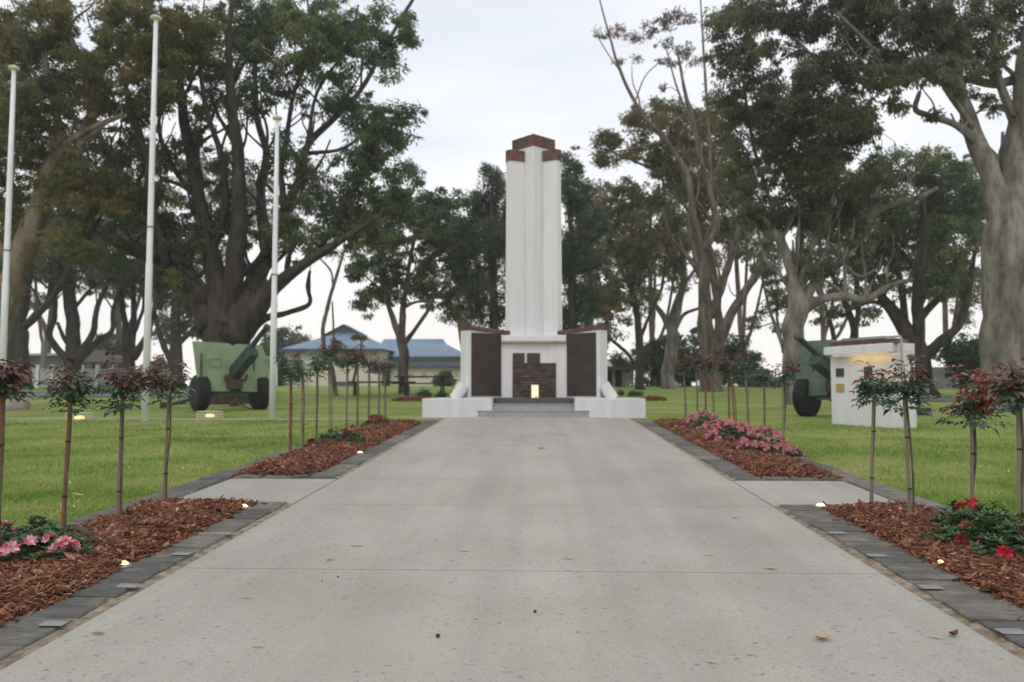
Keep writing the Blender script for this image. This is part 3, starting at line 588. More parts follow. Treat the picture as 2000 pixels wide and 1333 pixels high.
# tower
zp, zc = 6.37, 6.76
YB = 1.48
def tower_poly(k):
    return [(-.53*k, YB+.43), (0, YB-.06), (.53*k, YB+.43), (.53*k, YB+1.0), (-.53*k, YB+1.0)]
MB().prism(tower_poly(1.02), 1.96, zc, tower_poly(1)).build('central_shaft', M['white'], mem, bevel=.008)
def cap(k, e): return [(-.55*k-e, YB+.43+e), (0, YB-.09-e), (.55*k+e, YB+.43+e), (.55*k+e, YB+1.02), (-.55*k-e, YB+1.02)]
MB().prism(cap(1, 0), zc-.06, zc+.23).build('brick_cap', M['brick'], mem, bevel=.006)
MB().tube([(0, YB+.3, zc+.23), (0, YB+.3, zc+.33)], .02, 6).build('lightning_rod', M['steel'], mem)
for s in (-1, 1):
    pp = [(s*.23, YB+.13), (s*.59, YB-.03), (s*.705, YB+.07), (s*.705, YB+.95), (s*.23, YB+.95)]
    pt = [(s*.23, YB+.13), (s*.575, YB-.03), (s*.68, YB+.07), (s*.68, YB+.95), (s*.23, YB+.95)]
    MB().prism(pp, 1.961, zp, pt).build('side_pier', M['white'], mem, bevel=.008)
    pc = [(s*.225, YB+.10), (s*.58, YB-.06), (s*.70, YB+.05), (s*.70, YB+.97), (s*.225, YB+.97)]
    MB().prism(pc, zp-.03, zp+.24).build('brick_cap', M['brick'], mem, bevel=.006)
MB().prism([(-.85, YB+.05), (.85, YB+.05), (.85, YB+1.05), (-.85, YB+1.05)], 1.5, 1.958).build('tower_base', M['white'], mem, bevel=.01)
# small faded stain mark on the shaft
st = MB(); st.add([(math.cos(a)*.035, 0, math.sin(a)*.09) for a in np.linspace(0, 2*math.pi, 13)[:-1]], [tuple(range(12))]); st = st.build('stain', noisy('tan_stain', [(.3, (.46, .38, .28)), (.7, (.62, .57, .5))], 12), mem)
st.location = (.04, YB+.009, 5.0); st.rotation_euler = (0, 0, math.atan2(.45, .53))
# leaning rounded buttresses at the outer ends
for s in (-1, 1):
    m = MB(); rot = Matrix.Rotation(s*R(-33), 3, 'Y'); rr = .13
    pts = [(-rr, -.17)]+[(-rr*math.cos(a)*1.0, -.17-rr*math.sin(a)*.9) for a in np.linspace(.2, math.pi-.2, 8)]+[(rr, -.17), (rr, .17), (-rr, .17)]
    vs = [rot @ Vector((x, y, z)) for z in (0, .40) for x, y in pts]; k = len(pts)
    m.add(vs, [tuple(range(k))[::-1], tuple(range(k, 2*k))]+[(i, (i+1) % k, k+(i+1) % k, k+i) for i in range(k)])
    b_ = m.build('buttress', M['white'], mem, bevel=.008); b_.location = (s*1.86, .78, .42)
# lit paper-white lantern and poppy in front of the central panel
lt = empty('lantern', (MX+.03, MY+1.08, MZ+PZ), 'small glowing white lantern in front of the central bronze panel', 'lantern')
MB().box((0, 0, .15), (.17, .12, .30)).build('glowing_panel', glow('lantern_glow', (1, .80, .56), .55), lt, bevel=.01)
MB().box((0, 0, .309), (.18, .13, .014)).build('lid', M['cream'], lt, bevel=.003)
pw = empty('poppy', (MX+.06, MY+.98, MZ+PZ), 'small red poppy lying at the foot of the lantern', 'flower')
m = MB()
for k in range(5):
    a = 2*math.pi*k/5; m.add([(0, 0, .01), (.035*math.cos(a-.5), .035*math.sin(a-.5), .03), (.05*math.cos(a), .05*math.sin(a), .035), (.035*math.cos(a+.5), .035*math.sin(a+.5), .03)], [(0, 1, 2, 3)])
m.build('petals', M['red'], pw); MB().lathe([(.008, .01), (.012, .02), (.004, .03)], n=8).build('centre', M['tie'], pw)

# ------------------------------------------------------------------ memorial kiosk on the right
kl, kr = Vector((5.89, 16.15, 0)), Vector((6.84, 14.98, 0)); ku = (kr-kl).normalized(); ang = math.atan2(ku.y, ku.x); KL = (kr-kl).length
kz = gz(15.5)-.04
ks = empty('memorial_wall', (kl.x, kl.y, kz), 'white memorial wall with sloping eave, brick coping and warm light, right of the path', 'memorial', rz=ang)
H0, H1 = 1.44, 1.46
MB().prism([(0, 0), (KL, 0), (KL, .42), (0, .42)], -.1, [H0, H1, H1, H0]).build('wall', M['kiosk_white'], ks, bevel=.012)
MB().prism([(-.05, -.16), (KL-.15, -.16), (KL-.15, .46), (-.05, .46)], [H0+.001, H1+.001, H1+.001, H0+.001], [H0+.165, H1+.175, H1+.175, H0+.165]).build('eave_slab', M['kiosk_white'], ks, bevel=.015)
MB().prism([(.06, -.08), (KL-.12, -.08), (KL-.12, .40), (.06, .40)], [H0+.166]*4, [H0+.245, H1+.265, H1+.265, H0+.245]).build('brick_coping', M['brick_kiosk'], ks, bevel=.005)
MB().tube([(.1, -.09, H0+.27), (KL-.02, -.09, H1+.295), (KL-.0, -.09, H1+.25), (KL+.01, -.09, 1.0), (KL+.01, -.05, 0)], .022, 8).build('pipe_rail', M['steel'], ks, True)
MB().prism([(KL-.145, .0), (KL+.0, .0), (KL+.0, .42), (KL-.145, .42)], [H1+.001]*4, [H1+.17]*4).build('end_block', M['kiosk_white'], ks, bevel=.01)
for x, z, w, mt in ((.21, 1.09, .17, 'bronze_dark'), (.80, 1.11, .17, 'bronze_dark'), (.21, .78, .17, 'gold'), (.83, .80, .17, 'gold'), (1.33, .82, .17, 'gold')):
    p_ = MB().box((0, 0, 0), (w, .018, .17)).build('plaque', M[mt], ks, bevel=.003); p_.location = (x, -.010, z); p_['label'] = 'small square brass plaque' if mt == 'gold' else 'small square dark plaque'
MB().box((.82, -.145, H0-.018), (KL-.15, .03, .04)).build('fascia_lip', M['kiosk_white'], ks)
MB().box((.86, -.115, H0-.008), (.80, .02, .016)).build('strip_light', glow('warm_strip', (1, .60, .18), 7), ks)

# ------------------------------------------------------------------ field guns
def field_gun(loc, rz, elev, shieldmat, label, mirror=1, trav=0):
    t = empty('field_gun', loc, label, 'field gun', 'old field guns on the lawn', rz); s = mirror        # faces -Y locally
    m = MB()                                                            # shield, slightly leaning back, notch at the foot
    out_ = [(-.90, .50), (-.10, .50), (-.02, .72), (.12, .72), (.22, .50), (1.0, .46), (1.0, 1.0), (.92, 1.45), (.78, 1.76), (.10, 1.77), (.0, 1.71), (-.12, 1.78), (-1.06, 1.80), (-.98, 1.1)]
    f = lambda y: -.18+.10*(y-.5)
    vs = [(x*s, f(z), z) for x, z in out_]+[(x*s, f(z)+.012, z) for x, z in out_]; k = len(out_)
    m.add(vs, [tuple(range(k)), tuple(range(k, 2*k))]+[(i, (i+1) % k, k+(i+1) % k, k+i) for i in range(k)])
    for x in (-.7, -.45, .35, .6):
        for z in (.62, .95, 1.3, 1.6): m.lathe([(.018, -.002), (.014, .012), (.004, .015)], (x*s, f(z)-.002, z), 8, rot=Matrix.Rotation(R(90), 3, 'X'))
    sh = m.build('shield', shieldmat, t)
    m = MB(); m.box((0, .0, .55), (1.75, .16, .14)); m.box((0, -.06, .44), (1.0, .10, .08)); m.build('axle', M['gun_dark'], t, bevel=.01)
    for sx in (-1, 1):
        w = empty_child('wheel', t, (sx*.80, .06, .46))
        MB().lathe([(.30, -.15), (.42, -.16), (.455, -.12), (.46, 0), (.455, .12), (.42, .16), (.30, .15)], n=28, axis='X').build('tyre', M['rubber'], w, True)
        tb = MB()
        for q in range(26):
            a = 2*math.pi*q/26
            for sy in (-1, 1): tb.box((sy*.07, .458*math.cos(a+sy*.06), .458*math.sin(a+sy*.06)), (.11, .05, .016), Matrix.Rotation(a+math.pi/2+sy*.06, 3, 'X'))
        tb.build('tread', M['rubber'], w)
        MB().lathe([(.04, -.12), (.12, -.12), (.14, -.04), (.28, -.05), (.30, -.09), (.30, .09), (.28, .05), (.14, .04), (.12, .12), (.04, .12)], n=24, axis='X').build('rim', M['rust'], w, True)
    e = R(elev); tv = R(trav); ax = Vector((math.sin(tv)*math.cos(e), -math.cos(tv)*math.cos(e), math.sin(e))); nz_ = Vector((-math.sin(tv)*math.sin(e), math.cos(tv)*math.sin(e), math.cos(e))); c = Vector((0, -.12, .95))
    m = MB(); m.tube([c-ax*.5+nz_*.1, c+ax*.2+nz_*.1, c+ax*.9+nz_*.1, c+ax*1.15+nz_*.1, c+ax*1.16+nz_*.1, c+ax*1.95+nz_*.1, c+ax*1.96+nz_*.1, c+ax*2.05+nz_*.1], [.12, .12, .11, .10, .075, .062, .078, .078], 16); m.build('barrel', M['gun_dark'], t, True)
    rot = Matrix.Rotation(tv, 3, 'Z') @ Matrix.Rotation(-e, 3, 'X')
    m = MB(); m.box(c+ax*.42-nz_*.08, (.26, 1.45, .20), rot); m.tube([c-ax*.2-nz_*.09, c+ax*1.20-nz_*.09], .125, 14); m.build('recoil_cradle', M['gun_dark'], t, bevel=.02)
    m = MB(); m.tube([(.16, -.2, .72), (.30, -.22, .80), (.30, -.3, .95)], .03, 8); m.box((0, -.24, .70), (.40, .12, .28)); m.lathe([(.02, 0), (.10, .0), (.10, .03), (.02, .03)], (-.22*s, -.30, .84), 14, 'Y'); m.build('elevating_gear', M['rust'], t, bevel=.01)
    for sx in (-1, 1):
        tr = MB(); tr.tube([(sx*.25, .1, .5), (sx*.62, 1.2, .30), (sx*.95, 2.3, .10)], [.07, .06, .05], 8); l_ = tr.build('trail_leg', M['gun_dark'], t)
        MB().box((sx*.98, 2.38, .08), (.30, .06, .22)).build('spade', M['rust'], l_)
    m = MB(); m.box((-.48*s, f(1.25)-.02, 1.25), (.30, .03, .22)); m.box((-.48*s, f(1.25)-.04, 1.36), (.34, .02, .02)); m.build('sight_flap', shieldmat, t, bevel=.004)
    MB().box((.55*s, f(1.3)-.03, 1.3), (.03, .05, .5)).build('brace', M['gun_dark'], t, bevel=.004); MB().box((-.85*s, f(1.1)-.03, 1.1), (.03, .05, .8)).build('brace', M['gun_dark'], t, bevel=.004)
    m = MB(); m.tube([(-.2, -.1, .4), (.35, -.3, .05), (.45, -.3, .03)], .02, 6); m.build('tow_bar', M['rust'], t)
    return t
def empty_child(name, parent, loc):
    o = bpy.data.objects.new(name, None); COL.objects.link(o); o.parent = parent; o.location = loc; o.empty_display_size = .05; return o
c = GX(452, 20.6); field_gun(c, R(42), 33, M['gun_light'], 'pale green field gun with rusty patches below the dark tree on the left', trav=8)
c = GX(1640, 18.0); field_gun(c, R(-44), 20, M['gun_mid'], 'grey-green field gun half hidden behind the white memorial wall', -1)

# ------------------------------------------------------------------ roses
def smooth(pts, sub=4):
    pts = [tuple(p) for p in pts]
    if len(pts) < 3: return [np.array(p) for p in pts]
    q = [np.array(p, dtype=float) for p in pts]; q = [2*q[0]-q[1]]+q+[2*q[-1]-q[-2]]; o = []
    for i in range(1, len(q)-2):
        for k in range(sub):
            t = k/sub; a, b, c_, d_ = q[i-1], q[i], q[i+1], q[i+2]
            o.append(.5*((2*b)+(-a+c_)*t+(2*a-5*b+4*c_-d_)*t*t+(-a+3*b-3*c_+d_)*t**3))
    o.append(q[-2]); return o
LF = [(0, 1, 3, 2), (2, 3, 5, 4), (1, 6, 7, 3), (3, 7, 8, 5)]
def folded(base, ax, nrm, Lg, Wd):
    """real leaves with a fold along the midrib: (N,9,3)"""
    ax = ax/np.linalg.norm(ax, axis=1)[:, None]; s = np.cross(ax, nrm); s /= np.linalg.norm(s, axis=1)[:, None]+1e-9; u = np.cross(s, ax)
    L1 = Lg[:, None]; W1 = Wd[:, None]
    def pt(t, w, h): return base+ax*L1*t+s*W1*w+u*L1*h
    return np.stack([pt(.02, .12, .0), pt(0, 0, 0), pt(.4, .5, .08), pt(.45, 0, 0), pt(.92, .10, -.10), pt(1, 0, -.16), pt(.02, -.12, 0), pt(.4, -.5, .08), pt(.92, -.10, -.10)], 1)
LFQ = [(0, 1, 3, 2), (2, 3, 5, 4), (1, 6, 7, 3), (3, 7, 8, 5)]
def rose(px, py, ctop, half, gfrac, redmat, stake, label, cx=0, thin=1.0, tall=0, nsp=11):
    b = G(px, py); d = b.y; t = empty('standard_rose', b, label, 'rose', 'standard roses in the mulch beds')
    pm = d/F; topz = P(px, ctop, d).z-b.z; rad = half*pm*.74; H = topz; graft = H-rad*1.45-tall*pm
    lean = cx*pm; rs = random.Random(int(px*7+py))
    st = MB(); st.tube([(0, 0, -.1), (lean*.5, 0, graft*.5), (lean, 0, graft+.04)], [.014*thin, .0135*thin, .013*thin], 4); st.build('stake', M[stake], t)
    m = MB(); pts = smooth([(.022, .01, -.02), (.020+rs.uniform(-.01, .01), .0, graft*.35), (lean*.6+.02+rs.uniform(-.012, .012), 0, graft*.7), (lean+.012, 0, graft+.06)], 4)
    m.tube(pts, [.0085]*len(pts), 6); m.build('stem', M['stem'], t, True)
    m = MB()
    for z in (graft*.3, graft*.72): m = MB(); m.lathe([(.017, 0), (.019, .003), (.019, .009), (.017, .012)], (lean*z/graft+.006, 0, z), 8); m.build('tie', M['tie'], t)
    m = MB(); g_, r_ = [], []
    for k in range(nsp):
        a = rs.uniform(0, 2*math.pi); el = rs.uniform(.55, 1.45); ln = rad*rs.uniform(.5, 1.5)*(.8 if el < .9 else 1.1)
        if tall and k < 2: el = 1.35; ln = rad+tall*pm
        e = np.array([lean+math.cos(a)*math.cos(el)*ln, math.sin(a)*math.cos(el)*ln, graft+.05+math.sin(el)*ln*1.25])
        s0 = np.array([lean, 0, graft+rs.uniform(0, .06)]); mid = (s0+e)/2+np.array([math.cos(a), math.sin(a), .3])*ln*.12
        pts = smooth([s0, mid, e], 5); m.tube(pts, [.005-.0035*i/(len(pts)-1) for i in range(len(pts))], 5)
        for i in range(3, len(pts)):
            for q in range(1):
                (r_ if ((pts[i][2]-graft)/max(H-graft, .01) > gfrac*.95 or (i > 8 and gfrac < .6)) else g_).append((pts[i], a+rs.uniform(-1.3, 1.3)))
    for q in range(rs.randint(50, 85) if d < 8 else rs.randint(30, 60)):      # dense green heart and drooping lower leaves
        a = rs.uniform(0, 2*math.pi); rr = rad*rs.uniform(.05, .62); g_.append((np.array([lean+math.cos(a)*rr, math.sin(a)*rr, graft+.02+rs.uniform(-.35, 1.15)*rad*(1.05-.6*rr/rad)]), a))
    m.build('canes', M['cane'], t, True)
    for nodes, mt, nm, sz in ((g_, 'rose_green', 'green_leaves', .058), (r_, redmat, 'new_leaves', .066)):
        if not nodes: continue
        B, A, Nn, Ls = [], [], [], []
        for p, a in nodes:
            dirn = np.array([math.cos(a), math.sin(a), rs.uniform(-.5, .25)]); side = np.array([-math.sin(a), math.cos(a), 0.])
            sc = sz*rs.uniform(.65, 1.15)
            for (t_, sd_, fx) in ((.0, 1, .6), (.0, -1, .6), (.7, 1, .8), (.7, -1, .8), (1.2, 0, 1)):
                bb = p+dirn*sc*(t_*.8+.15)+rng.normal(0, .003, 3); aa = dirn*(.45 if sd_ else 1)+side*sd_+np.array([0, 0, -.25+rs.uniform(-.3, .3)])
                B.append(bb); A.append(aa); Nn.append(np.array([rs.uniform(-.4, .4), rs.uniform(-.4, .4), 1.])); Ls.append(sc*fx*rs.uniform(.8, 1.2))
        Ls = np.array(Ls); multimesh(nm, folded(np.array(B), np.array(A), np.array(Nn), Ls, Ls*.62), LFQ, M[mt], t, True)
    return t
rose(-10, 1132, 730, 40, .75, 'rose_red', 'wood_red', 'thin-stemmed rose at the left edge of the picture, beside the pink flowers', thin=1.1)
rose(120, 1048, 712, 78, .55, 'rose_red', 'wood_red', 'rose with wide reddish crown on a bright red-brown stake in the near left bed', 8)
rose(229, 1036, 706, 78, .45, 'rose_red', 'wood_grey', 'purple-topped green rose on a grey stake, middle of the near left bed', 2)
rose(319, 990, 715, 62, .45, 'rose_red', 'wood_grey', 'small dark red rose in the near left bed, closest to the side path', 5)
rose(565, 900, 708, 38, 1.2, 'rose_green', 'wood_red', 'green rose nearest the side path in the far left bed', 0)
rose(590, 885, 690, 34, .8, 'rose_red', 'wood_grey', 'second rose of the far left bed with a tall thin top shoot', -2, tall=15)
rose(617, 880, 700, 28, 1.1, 'rose_green', 'wood_grey', 'short green rose, third in the far left bed', 0)
rose(645, 848, 672, 34, .6, 'rose_red', 'wood_grey', 'leaning rose with sparse dark top, fourth in the far left bed', -6)
rose(676, 836, 692, 27, .7, 'rose_red', 'wood_grey', 'fifth rose of the far left bed, above the red flowers', 0, nsp=9)
rose(697, 836, 684, 28, .5, 'rose_red', 'wood_red', 'sixth rose of the far left bed, red topped', 0, nsp=9)
rose(719, 832, 694, 26, .5, 'rose_red', 'wood_grey', 'seventh rose of the far left bed, before the blue sign', 0, nsp=9)
rose(739, 826, 704, 22, .7, 'rose_red', 'wood_grey', 'last but one rose of the far left bed', 0, nsp=8)
rose(751, 822, 704, 20, .7, 'rose_red', 'wood_grey', 'farthest rose of the far left bed', 0, nsp=8)
rose(1339, 828, 700, 26, .3, 'rose_red', 'wood_grey', 'farthest rose of the far right bed', -2, nsp=9)
rose(1362, 824, 692, 24, .4, 'rose_red', 'wood_grey', 'second farthest rose of the far right bed with a red peak', -1, nsp=9)
rose(1379, 830, 702, 26, .3, 'rose_red', 'wood_red', 'rose on a pale stake behind the farthest pink flowers', -2, nsp=9)
rose(1393, 836, 704, 20, .4, 'rose_red', 'wood_grey', 'thin-stemmed rose between two pink shrubs in the far right bed', -1, thin=.7, nsp=8)
rose(1424, 840, 700, 30, .3, 'rose_red', 'wood_grey', 'slim grey-staked rose, left of a close pair in the far right bed', -1, nsp=9)
rose(1436, 842, 702, 30, .3, 'rose_red', 'wood_red', 'reddish-staked rose leaning left, right of a close pair in the far right bed', -6, thin=1.3, nsp=9)
rose(1461, 846, 684, 32, .8, 'rose_red', 'wood_grey', 'rose with a tall leafy shoot against the sky in the far right bed', -3, tall=12)
rose(1493, 856, 716, 30, .9, 'rose_red', 'wood_grey', 'sparse rose on a dark stake behind the largest pink shrub', 0)
rose(1530, 905, 716, 34, .8, 'rose_red', 'wood_grey', 'rose on a pale stake beside the largest pink shrub, nearest in the far right bed', 3)
rose(1700, 1001, 738, 42, 1.1, 'rose_rust', 'wood_grey', 'compact green rose in front of the white memorial wall', 12)
rose(1779, 1030, 700, 58, .62, 'rose_red', 'wood_grey', 'tall loose rose with dark red shoots at the end of the white memorial wall', -5, tall=25)
rose(1898, 1062, 738, 76, .35, 'rose_rust', 'wood_grey', 'large rust-red rose above the red flowers in the near right bed', 9, nsp=13)
rose(1992, 1100, 722, 66, .5, 'rose_red', 'wood_grey', 'rose cut by the right edge of the picture', 8)

# ------------------------------------------------------------------ flowering shrubs
def blossom_mesh(r, mt, nfl=6, petals=5):
    V = []
    for k in range(nfl):
        a = 2*math.pi*k/nfl+random.random(); el = random.uniform(.2, 1.4); c_ = Vector((math.cos(a)*math.cos(el), math.sin(a)*math.cos(el), math.sin(el)))
        t1 = c_.orthogonal().normalized(); t2 = c_.cross(t1); p = c_*r*.45
        for q in range(petals):
            b_ = 2*math.pi*q/petals+random.random()*.3; u = t1*math.cos(b_)+t2*math.sin(b_); w = t1*-math.sin(b_)+t2*math.cos(b_)
            V.append([p, p+u*r*.32+w*r*.2+c_*r*.22, p+u*r*.62+c_*r*.34, p+u*r*.32-w*r*.2+c_*r*.22])
    me = bpy.data.meshes.new('blossom'); me.from_pydata([tuple(v) for q in V for v in q], [], [tuple(range(i*4, i*4+4)) for i in range(len(V))]); me.materials.append(M[mt]); return me
BL = {k: [blossom_mesh(r, mt, nf, pe) for _ in range(4)] for k, r, mt, nf, pe in (('pink', .052, 'pink', 7, 5), ('peony', .055, 'pinkwhite', 8, 6), ('red', .055, 'red', 7, 5), ('smallred', .045, 'red', 6, 5))}
def shrub(px, py, rx, rz_, nleaf, blooms, kind, label, ry=None, spread=None, seed=1):
    b = G(px, py); t = empty('flowering_shrub', b, label, 'shrub', 'flowering shrubs in the mulch beds'); rs = random.Random(seed); ry = ry or rx*.8
    n = nleaf; d = rng.normal(size=(n, 3)); d /= np.linalg.norm(d, axis=1)[:, None]; d[:, 2] = np.abs(d[:, 2]); r = (.45+.55*rng.random(n)**.5)*(1+.14*np.sin(d[:, 0]*9+d[:, 1]*7))
    base = d*r[:, None]*np.array([rx, ry, rz_])
    B = np.repeat(base, 6, axis=0); k = len(B); ang = np.tile(np.arange(6)*math.pi/3, n)+np.repeat(rng.random(n)*6, 6)
    ax = np.stack([np.cos(ang), np.sin(ang), rng.uniform(-.1, .8, k)], 1)+np.repeat(d, 6, axis=0)*.6
    Ls = rng.uniform(.03, .055, k); nn = np.repeat(d, 6, axis=0)+np.array([0, 0, .6])+rng.normal(0, .2, (k, 3))
    multimesh('foliage', folded(B, ax, nn, Ls, Ls*.42), LFQ, M['shrub_leaf'], t, True)
    m = MB()
    for q in range(9):
        e = base[q*7 % n]; m.tube([(0, 0, -.03), (e[0]*.4, e[1]*.4, e[2]*.5), tuple(e)], [.009, .006, .003], 5)
    m.build('stems', M['stem'], t)
    for q, (x, y, z) in enumerate(blooms):
        o = bpy.data.objects.new('blossom', BL[kind][q % 4]); COL.objects.link(o); o.parent = t; o.location = (x, y, z)
        o.rotation_euler = (rs.uniform(-.5, .3), rs.uniform(-.4, .4), rs.uniform(0, 6)); s = rs.uniform(.8, 1.2); o.scale = (s, s, s)
    return t
def dome(n, rx, ry, rz_, seed, lo=.15, front=True):
    rs = random.Random(seed); o = []
    while len(o) < n:
        a = rs.uniform(0, 2*math.pi); u = rs.uniform(lo, 1); c_ = math.sqrt(1-u*u)
        if math.sin(a)*c_ > .75: continue
        o.append((math.cos(a)*c_*rx*1.03, math.sin(a)*c_*ry*1.03, u*rz_*1.03))
    return o
def pick(px, py, b, dy=0):                        # blossom seen at a pixel, at the shrub's own depth
    q = P(px, py, b.y+dy)-b; return (q.x, dy, q.z)
b = G(62, 1115); shrub(62, 1115, .36, .27, 520, [pick(12, 1083, b, -.22), pick(22, 1076, b, -.24), pick(58, 1062, b, -.16), pick(98, 1056, b, -.14), pick(126, 1066, b, -.16), pick(138, 1071, b, -.14), pick(108, 1078, b, -.14), pick(10, 1036, b, .1), pick(33, 1046, b, .12), pick(12, 1060, b, 0)], 'peony', 'low green shrub with pink and white blossoms at the left edge', ry=.26, seed=3)
b = G(1905, 1090); shrub(1905, 1090, .27, .33, 420, [pick(1875, 990, b, .05), pick(1892, 993, b, .0), pick(1900, 984, b, .0), pick(1888, 1032, b, -.1), pick(1876, 1053, b, -.18), pick(1897, 1068, b, -.2), pick(1908, 1060, b, -.2), pick(1890, 1078, b, -.2)], 'smallred', 'shrub with clear red blossoms at the foot of the rust-red rose', ry=.25, seed=4)
b = G(1985, 1112); shrub(1985, 1112, .32, .32, 480, [pick(1960, 1082, b, -.2), pick(1995, 1034, b, .0)], 'smallred', 'leafy shrub with dark buds at the right edge', ry=.28, seed=5)
shrub(648, 872, .22, .24, 220, [pick(676, 845, G(648, 872), .0)], 'red', 'green shrub without open flowers, between two red-flowered ones', seed=6)
b = G(682, 876); shrub(682, 876, .24, .28, 240, [pick(668, 844, b, -.1), pick(676, 842, b, -.1), pick(686, 846, b, -.12), pick(672, 854, b, -.15), pick(690, 836, b, .1), pick(654, 868, b, -.15), pick(652, 870, b, -.12)], 'red', 'red-flowered shrub in the middle of the far left bed', seed=7)
b = G(612, 880); shrub(612, 880, .13, .14, 90, [pick(606, 864, b, -.05), pick(611, 862, b, -.05), pick(603, 868, b, -.05)], 'red', 'small red-flowered shrub at the foot of the third rose', seed=8)
b = G(735, 838); shrub(735, 838, .26, .26, 200, [pick(724, 818, b, -.1), pick(731, 814, b, -.1), pick(738, 816, b, -.1), pick(729, 822, b, -.15), pick(747, 832, b, -.2), pick(752, 834, b, -.2), pick(742, 820, b, -.1)], 'red', 'red-flowered shrub at the far end of the left bed', seed=9)
for px, py, rx, rz_, n, sd_, lb in ((1372, 848, .34, .36, 42, 11, 'farthest pink-flowered shrub in the right bed'), (1398, 856, .26, .26, 26, 12, 'low pink shrub second from the far end of the right bed'),
        (1425, 872, .34, .34, 52, 13, 'wide pink-flowered shrub in the middle of the right bed'), (1447, 868, .26, .30, 34, 14, 'pink shrub tucked behind the middle one'),
        (1492, 896, .31, .36, 64, 15, 'largest pink-flowered shrub, nearest in the far right bed'), (1549, 894, .12, .11, 7, 16, 'tiny pink shrub by the outer stone edging')):
    shrub(px, py, rx, rz_, int(260*rx/.3), dome(n, rx, rx*.8, rz_, sd_, .22), 'pink', lb, seed=sd_)
def lawn_shrub(px, py, r, h, n, mt, label, name='shrub'):
    b = G(px, py); t = empty(name, b, label, 'shrub')
    d = rng.normal(size=(n, 3)); d /= np.linalg.norm(d, axis=1)[:, None]; d[:, 2] = np.abs(d[:, 2])
    fastmesh('foliage', leaves(d*(.4+.6*rng.random(n))[:, None]*np.array([r, r, h]), .06, 6, .06, .03, droop=-.2), 4, M[mt], t)
    m = MB()
    for q in range(6): m.tube([(0, 0, -.03), tuple(d[q]*np.array([r, r, h])*.8)], [.01, .004], 5)
    m.build('stems', M['stem'], t)
lawn_shrub(828, 776, .33, .34, 160, 'leaf_hedge', 'dark twiggy shrub in a mulch patch left of the memorial'); lawn_shrub(862, 776, .24, .22, 120, 'leaf_hedge', 'smaller dark shrub beside the left wing of the memorial')
lawn_shrub(1212, 772, .14, .22, 70, 'leaf_hedge', 'small dark shrub just right of the memorial'); lawn_shrub(1240, 774, .35, .22, 140, 'leaf_hedge', 'low spreading shrub right of the memorial')
for px, py, w, lb in ((806, 783, .7, 'patch of bark mulch on the lawn left of the memorial'), (1276, 782, .45, 'mound of bark mulch on the lawn right of the memorial')):
    b = G(px, py); n = 1500; a = rng.uniform(0, 6.28, n); r = np.sqrt(rng.random(n)); x = np.cos(a)*r*w; y = np.sin(a)*r*.5; z = .10*(1-r*r)+rng.random(n)*.02
    C = np.stack([x+b.x, y+b.y, z+b.z], 1); V = leaves(C, .01, 1, .07, .035, droop=0); stuff(fastmesh('mulch', V, 4, M['chips']), lb, 'mulch')

